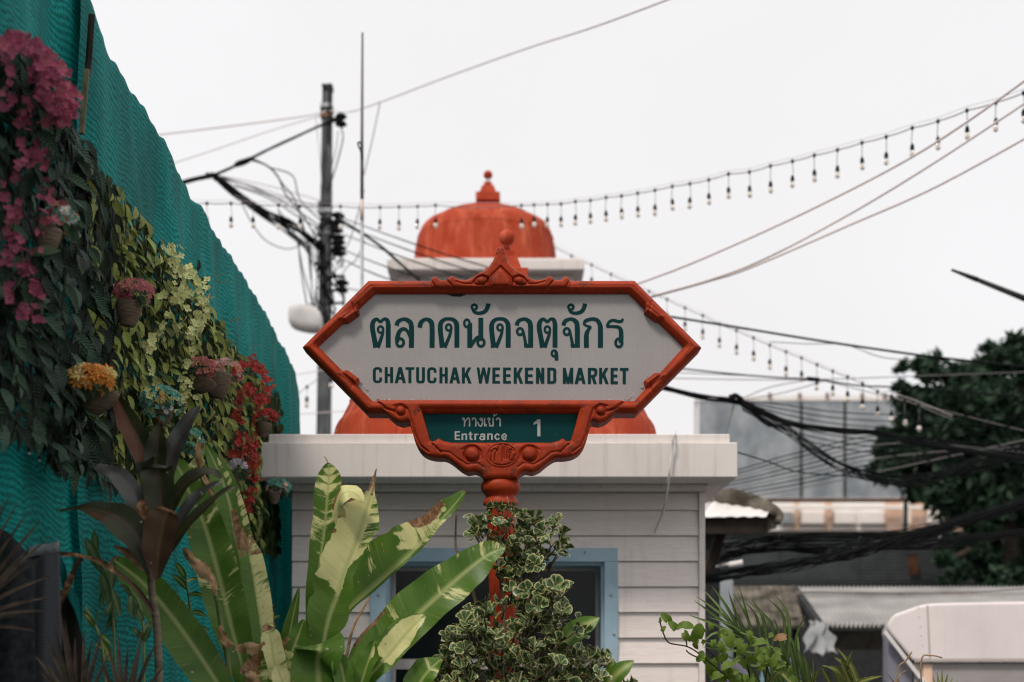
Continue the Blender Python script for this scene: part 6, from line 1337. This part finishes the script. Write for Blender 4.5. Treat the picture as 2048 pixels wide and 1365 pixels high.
POLY = [(985, 1012), (1030, 1005), (1075, 1040), (1128, 1048), (1135, 1105), (1095, 1145), (1060, 1140), (1092, 1158), (1135, 1170), (1142, 1222), (1105, 1250), (1150, 1240), (1188, 1262), (1150, 1296), (1205, 1302), (1215, 1340), (1256, 1362), (1290, 1460), (810, 1460), (842, 1340), (880, 1318), (888, 1290), (935, 1240), (965, 1195), (995, 1195), (1015, 1172), (985, 1150), (1005, 1110), (952, 1100), (938, 1055)]
def inp(x, y):
    c = False; n = len(POLY)
    for i in range(n):
        x0, y0 = POLY[i]; x1, y1 = POLY[(i+1) % n]
        if (y0 > y) != (y1 > y) and x < (x1-x0)*(y-y0)/(y1-y0)+x0: c = not c
    return c
ros = [(1006, 1022), (963, 1052), (952, 1072), (1000, 1056), (1030, 1066), (1058, 1062), (1086, 1066), (1108, 1062), (1118, 1086), (1052, 1094), (1082, 1108), (1118, 1110), (1022, 1108), (1040, 1130), (1016, 1150), (1085, 1180), (1120, 1190), (1100, 1210), (1125, 1225), (975, 1215), (955, 1240), (1160, 1262), (1195, 1320), (1178, 1322)]
while len(ros) < 500:
    x, y = random.uniform(820, 1285), random.uniform(1010, 1450)
    if inp(x, y) and not (985 < x < 1045 and 1165 < y < 1262 and random.random() < .8) and (y > 1150 or random.random() < .62): ros.append((x, y))
leaves = []; tw = MB()
for (x, y) in ros:
    d = random.random(); Y = 5.9-.6*d if y > 1150 else random.uniform(5.6, 5.92)
    c = P(x, y, Y); up = Vector(((c.x-sx)*1.2, -(sY-Y)*.6-.12, .5+.3*random.random())).normalized(); up = (up+rv()*.65).normalized()
    bx = x*.82+1005*.18; b = P(bx+random.uniform(-8, 8), y+random.uniform(18, 38), Y+.07); tw.tube([b, b*.45+c*.55+rv()*.012, c], [.0042, .003, .0022], 5)
    k = random.randint(4, 7); a0 = random.random()*6.28; ux = up.cross(Vector((.3, .8, .2))).normalized(); uy = up.cross(ux)
    for j in range(k):
        a = a0+2*math.pi*j/k+random.uniform(-.3, .3); rd_ = ux*math.cos(a)+uy*math.sin(a); el = random.uniform(.3, 1.9)
        ax_ = (rd_+up*el).normalized(); leaves.append((Y, fr(c+rv()*.008, ax_, up-rd_*el*.8, random.uniform(.033, .055)), random.choice(FM)))
part('twigs', tw, TW, shrub, True, kind='stuff')
for q in ([(1000, 1500), (985, 1340), (960, 1260), (950, 1200), (936, 1150), (915, 1105), (911, 1080), (913, 1028)], [(1012, 1500), (1010, 1330), (1008, 1235), (1002, 1170), (996, 1120), (1000, 1070)], [(1020, 1450), (1010, 1280), (1012, 1205), (1045, 1178), (1080, 1150)], [(1030, 1500), (1060, 1350), (1095, 1270), (1108, 1210)], [(1040, 1500), (1080, 1340), (1130, 1300), (1170, 1270)], [(980, 1500), (950, 1380), (900, 1320)], [(1050, 1500), (1100, 1400), (1180, 1350), (1220, 1350)]):
    p = [P(x, y, 5.72 if y > 1160 else 5.66) for x, y in cr(q, 5)]; p = [Vector((sx, 5.76, .12))]+p; mb = MB(); mb.tube(p, [.010-.0065*i/len(p) for i in range(len(p))], 6); part('branch', mb, TW, shrub, True)
leaves.sort(key=lambda q: q[0])
for Y, M, me in leaves[:290]: inst('leaf', me, shrub, M)
mb = MB(); mb.at = {'edge': {}, 'rib': {}}
for Y, M, me in leaves[290:]:
    b0 = mb.add([M @ v.co for v in me.vertices], [tuple(p.vertices) for p in me.polygons])
    for nm in ('edge', 'rib'):
        d = me.attributes[nm].data
        for j in range(len(me.vertices)): mb.at[nm][b0+j] = d[j].value
FIG2 = FIG.copy(); FIG2.name = 'fig_leaf_inner'
for n_ in FIG2.node_tree.nodes:
    if n_.bl_idname == 'ShaderNodeTexNoise': n_.inputs['Scale'].default_value *= 14
part('foliage', mb, FIG2, shrub, True, kind='stuff')
sprig('shiny pointed leaf sprig at the lower right edge of the fig shrub', [(1200, 1440), (1215, 1370), (1222, 1350)], [(1205, 1380, 1268, 1322), (1210, 1372, 1228, 1325), (1205, 1385, 1240, 1370), (1120, 1290, 1200, 1236)], 5.5, BIG, 13)

# ------------------------------------------------------------------ plants at the lower right
pf = thing('palm', 'young palm with a fan of thin green leaflets at the lower right', 'palm', (P(1600, 0, 6.4).x, 6.4, .17))
ZZ = lambda x, y: (1300+x/4.452, 1140+y/4.452)
rach = cr([(*ZZ(1420, 1300), 6.4), (*ZZ(1330, 1000), 6.4), (*ZZ(1180, 780), 6.35), (*ZZ(980, 630), 6.3), (*ZZ(800, 560), 6.3)], 6)
mb = MB(); mb.tube([Vector((P(1630, 0, 6.4).x, 6.4, .15))]+[P(*q) for q in rach], [.016]+[.012-.009*i/len(rach) for i in range(len(rach))], 7); part('rachis', mb, STK, pf, True)
def leaflet(b, m_, tip, w_=4.2):
    Y = 6.35; big_leaf(pf, [(*ZZ(*b), Y), (*ZZ(*m_), Y-.05), (*ZZ(*tip), Y-random.uniform(0, .2))], [w_*.5, w_, w_*.7, .3], [w_*.4, w_*.8, w_*.6, .3], PALM, (random.uniform(-.5, .3), -1, .3), 22, 12, wave=0, ax=1, name='leaflet')
for b, m_, t_ in (((840, 600), (620, 440), (390, 270)), ((830, 610), (580, 490), (342, 402)), ((850, 600), (640, 400), (415, 238)), ((800, 570), (640, 360), (480, 182)), ((810, 570), (690, 340), (550, 140)), ((850, 590), (760, 380), (697, 190)), ((880, 600), (780, 420), (705, 230)), ((920, 620), (860, 400), (790, 130)), ((940, 640), (860, 420), (740, 210)), ((990, 650), (950, 430), (850, 290)), ((1040, 680), (1010, 440), (905, 260)), ((1090, 700), (1080, 480), (880, 282)), ((1190, 790), (1190, 430), (1040, 252)), ((1230, 820), (1240, 440), (1105, 212)), ((1290, 900), (1300, 600), (1385, 400)), ((1320, 950), (1290, 700), (1230, 560)), ((1250, 850), (1170, 620), (1100, 420)), ((840, 640), (600, 560), (480, 640)), ((870, 660), (650, 680), (480, 640)), ((960, 740), (760, 720), (470, 690)), ((1100, 820), (900, 850), (620, 740)), ((1360, 1000), (1330, 760), (1310, 520)), ((1340, 980), (1200, 800), (1130, 640)), ((900, 620), (740, 500), (520, 420))): leaflet(b, m_, t_)
for b, m_, t_ in (((1100, 1100), (1020, 860), (960, 700)), ((1160, 1100), (1080, 820), (1040, 600)), ((1010, 1100), (900, 900), (800, 760)), ((940, 1100), (800, 960), (660, 860)), ((1250, 1100), (1190, 800), (1150, 620)), ((1330, 1100), (1280, 820), (1240, 640)), ((1400, 1100), (1360, 860), (1310, 705)), ((1200, 1100), (1140, 880), (1110, 700)), ((1420, 1100), (1400, 900), (1370, 760))): leaflet(b, m_, t_, 9)
# chewed leaves on thin wiry stems
CHEW = m_big('chewed_leaf', (.085, .16, .018), (.17, .25, .035), (.38, .33, .10), .5, .25, .3, .3)
vn = thing('chewed_vine', 'wiry vine with insect chewed yellow green leaves in front of the palm', 'plant', (P(1480, 0, 6.1).x, 6.1, .17))
for q in ([(760, 1100), (700, 970), (600, 880), (500, 800), (400, 720), (320, 680), (230, 665), (170, 650), (140, 615)], [(840, 1100), (780, 950), (690, 880), (600, 790), (540, 740), (500, 700)], [(470, 795), (400, 770), (345, 740), (322, 715)], [(140, 620), (110, 540), (90, 470)], [(330, 690), (322, 620), (330, 560)], [(900, 1100), (880, 900), (850, 800), (830, 700)], [(1010, 1100), (1040, 900), (1060, 780)]):
    mb = MB(); mb.tube([P(*ZZ(x, y), 6.1) for x, y in cr(q, 4)], .0032, 5); part('stem', mb, DARKWOOD, vn, True)
random.seed(71)
def chewed(x, y, s_, mat=CHEW, up=None):
    cx_, cy_ = ZZ(x, y); r = s_/4.452/2*1.2; c = P(cx_, cy_, 6.08+random.uniform(-.06, .06)); k = r*6.08/F
    ax_ = (up or Vector((random.uniform(-.6, .6), random.uniform(-.5, .2), random.uniform(-.3, 1)))).normalized(); nr = Vector((random.uniform(-.5, .5), -1, random.uniform(.1, .8)))
    M = fr(c, ax_, nr); mb = MB(); N = 22; mb.at = {'cream': {}, 'burn': {}, 'rib': {}}; bites = [random.uniform(0, 6.28) for _ in range(random.randint(1, 3))]
    ring_ = []
    for i in range(N):
        a = 2*math.pi*i/N; rr = 1.0-.22*abs(math.sin(a-math.pi/2))*0+.12*math.cos(2*(a-math.pi/2))
        for b in bites:
            d = abs((a-b+math.pi) % (2*math.pi)-math.pi)
            if d < .42: rr *= .52+.45*(d/.42)
        rr *= random.uniform(.94, 1.04); ring_.append((rr*math.cos(a)*.72, rr*math.sin(a)))
    vs_ = [M @ Vector((0, 0, .1*k))]+[M @ Vector((x_*k*.55, y_*k*.55, (.08+.12*abs(x_)-.1*y_*y_)*k)) for x_, y_ in ring_]+[M @ Vector((x_*k, y_*k, (.32*abs(x_)-.3*y_*y_)*k)) for x_, y_ in ring_]
    b0 = mb.add(vs_, [(0, 1+i, 1+(i+1) % N) for i in range(N)]+[(1+i, 1+N+i, 1+N+(i+1) % N, 1+(i+1) % N) for i in range(N)])
    for i in range(len(vs_)):
        mb.at['burn'][i] = random.choice((0, 0, .2, .5)) if i > N else 0; mb.at['cream'][i] = .15; mb.at['rib'][i] = 0
        q = (0, 0) if i == 0 else ring_[(i-1) % N]; mb.uv[i] = (q[1]*k, q[0]*k)
    part('leaf', mb, mat, vn, True)
for x, y, s_ in ((90, 450, 44), (152, 440, 105), (215, 510, 100), (118, 530, 55), (310, 500, 120), (320, 590, 95), (420, 570, 150), (410, 660, 90), (470, 520, 100), (540, 500, 70), (690, 600, 160), (640, 570, 90), (885, 585, 95), (810, 700, 120), (800, 640, 80), (630, 690, 90), (620, 790, 90), (960, 645, 120), (1050, 760, 150), (1000, 800, 110), (870, 790, 110), (760, 820, 80), (900, 960, 100), (1075, 580, 60), (860, 690, 60), (780, 980, 80)): chewed(x, y, s_)
for k in range(34):
    x = random.uniform(420, 1280); y = random.uniform(640+.12*x-60, 1000); chewed(x, y, random.uniform(60, 125))
chewed(1165, 605, 100, DRY, Vector((.9, -.2, .2)))
# yellow-edged strap leaves and stray grasses
st = thing('strap_plant', 'clump of yellow edged strap leaves under the truck', 'plant', (P(1720, 0, 6.3).x, 6.3, .17))
for b, m_, t_, w_ in (((1880, 1150), (1800, 880), (1660, 690), 9), ((1820, 1150), (1760, 880), (1640, 780), 12), ((1780, 1150), (1690, 920), (1570, 860), 11), ((1850, 1150), (1760, 960), (1700, 800), 10), ((1720, 1100), (1640, 900), (1530, 850), 5), ((1760, 1100), (1740, 900), (1800, 720), 8), ((1650, 1100), (1560, 930), (1520, 860), 5), ((1760, 1060), (1900, 990), (2070, 945), 7), ((1400, 1100), (1470, 960), (1510, 870), 5), ((1380, 1100), (1450, 980), (1450, 780), 4), ((990, 1120), (1100, 960), (1190, 880), 5), ((1150, 890), (1230, 980), (1320, 1040), 6)):
    big_leaf(st, [(*ZZ(*b), 6.3), (*ZZ(*m_), 6.25), (*ZZ(*t_), 6.2)], [w_*.6, w_, w_*.7, .4], [w_*.5, w_*.9, w_*.6, .4], GRASS, (random.uniform(-.4, .4), -1, .4), 18, 14, wave=.001, ax=1, cream=[(.2, .9, -1, -.4, .5)], burn=[(.9, 1, -1, 1, .5)])
for px, pts in ((1840, [(1800, 1450), (1795, 1345), (1812, 1322), (1824, 1304)]), (1870, [(1845, 1450), (1842, 1325), (1862, 1312), (1884, 1316)]), (1790, [(1785, 1450), (1790, 1372), (1800, 1352), (1812, 1342)])):
    t_ = tag(part('dry_stalk', MB(), DRY, None, loc=(0, 0, 0)), None); bpy.data.objects.remove(t_)
    mb = MB(); mb.tube([P(x, y, 6.2) for x, y in cr([(pts[0][0], 2000)]+pts, 5)], .0035, 5)
    o = part('dry_stalk', mb, DRY, None, True, loc=tuple(P(*pts[1], 6.2))); tag(o, {1840: 'thin dry stalk leaning right across the truck trim', 1870: 'thin dry stalk arching over the truck seam', 1790: 'short dry stalk at the foot of the truck'}[px], 'plant')
blades('grass_tuft', 'small yellow green grass tuft at the bottom edge before the truck', 'grass', (1885, 1440), [(1866, 1352), (1874, 1344), (1884, 1340), (1895, 1348), (1905, 1356), (1915, 1362)], 6.2, GRASS, 5)
blades('grass_tuft', 'dry curled grass tuft left of the small green tuft', 'grass', (1835, 1440), [(1768, 1362), (1776, 1350), (1840, 1356), (1850, 1362), (1795, 1358)], 6.25, STRAW, 5)
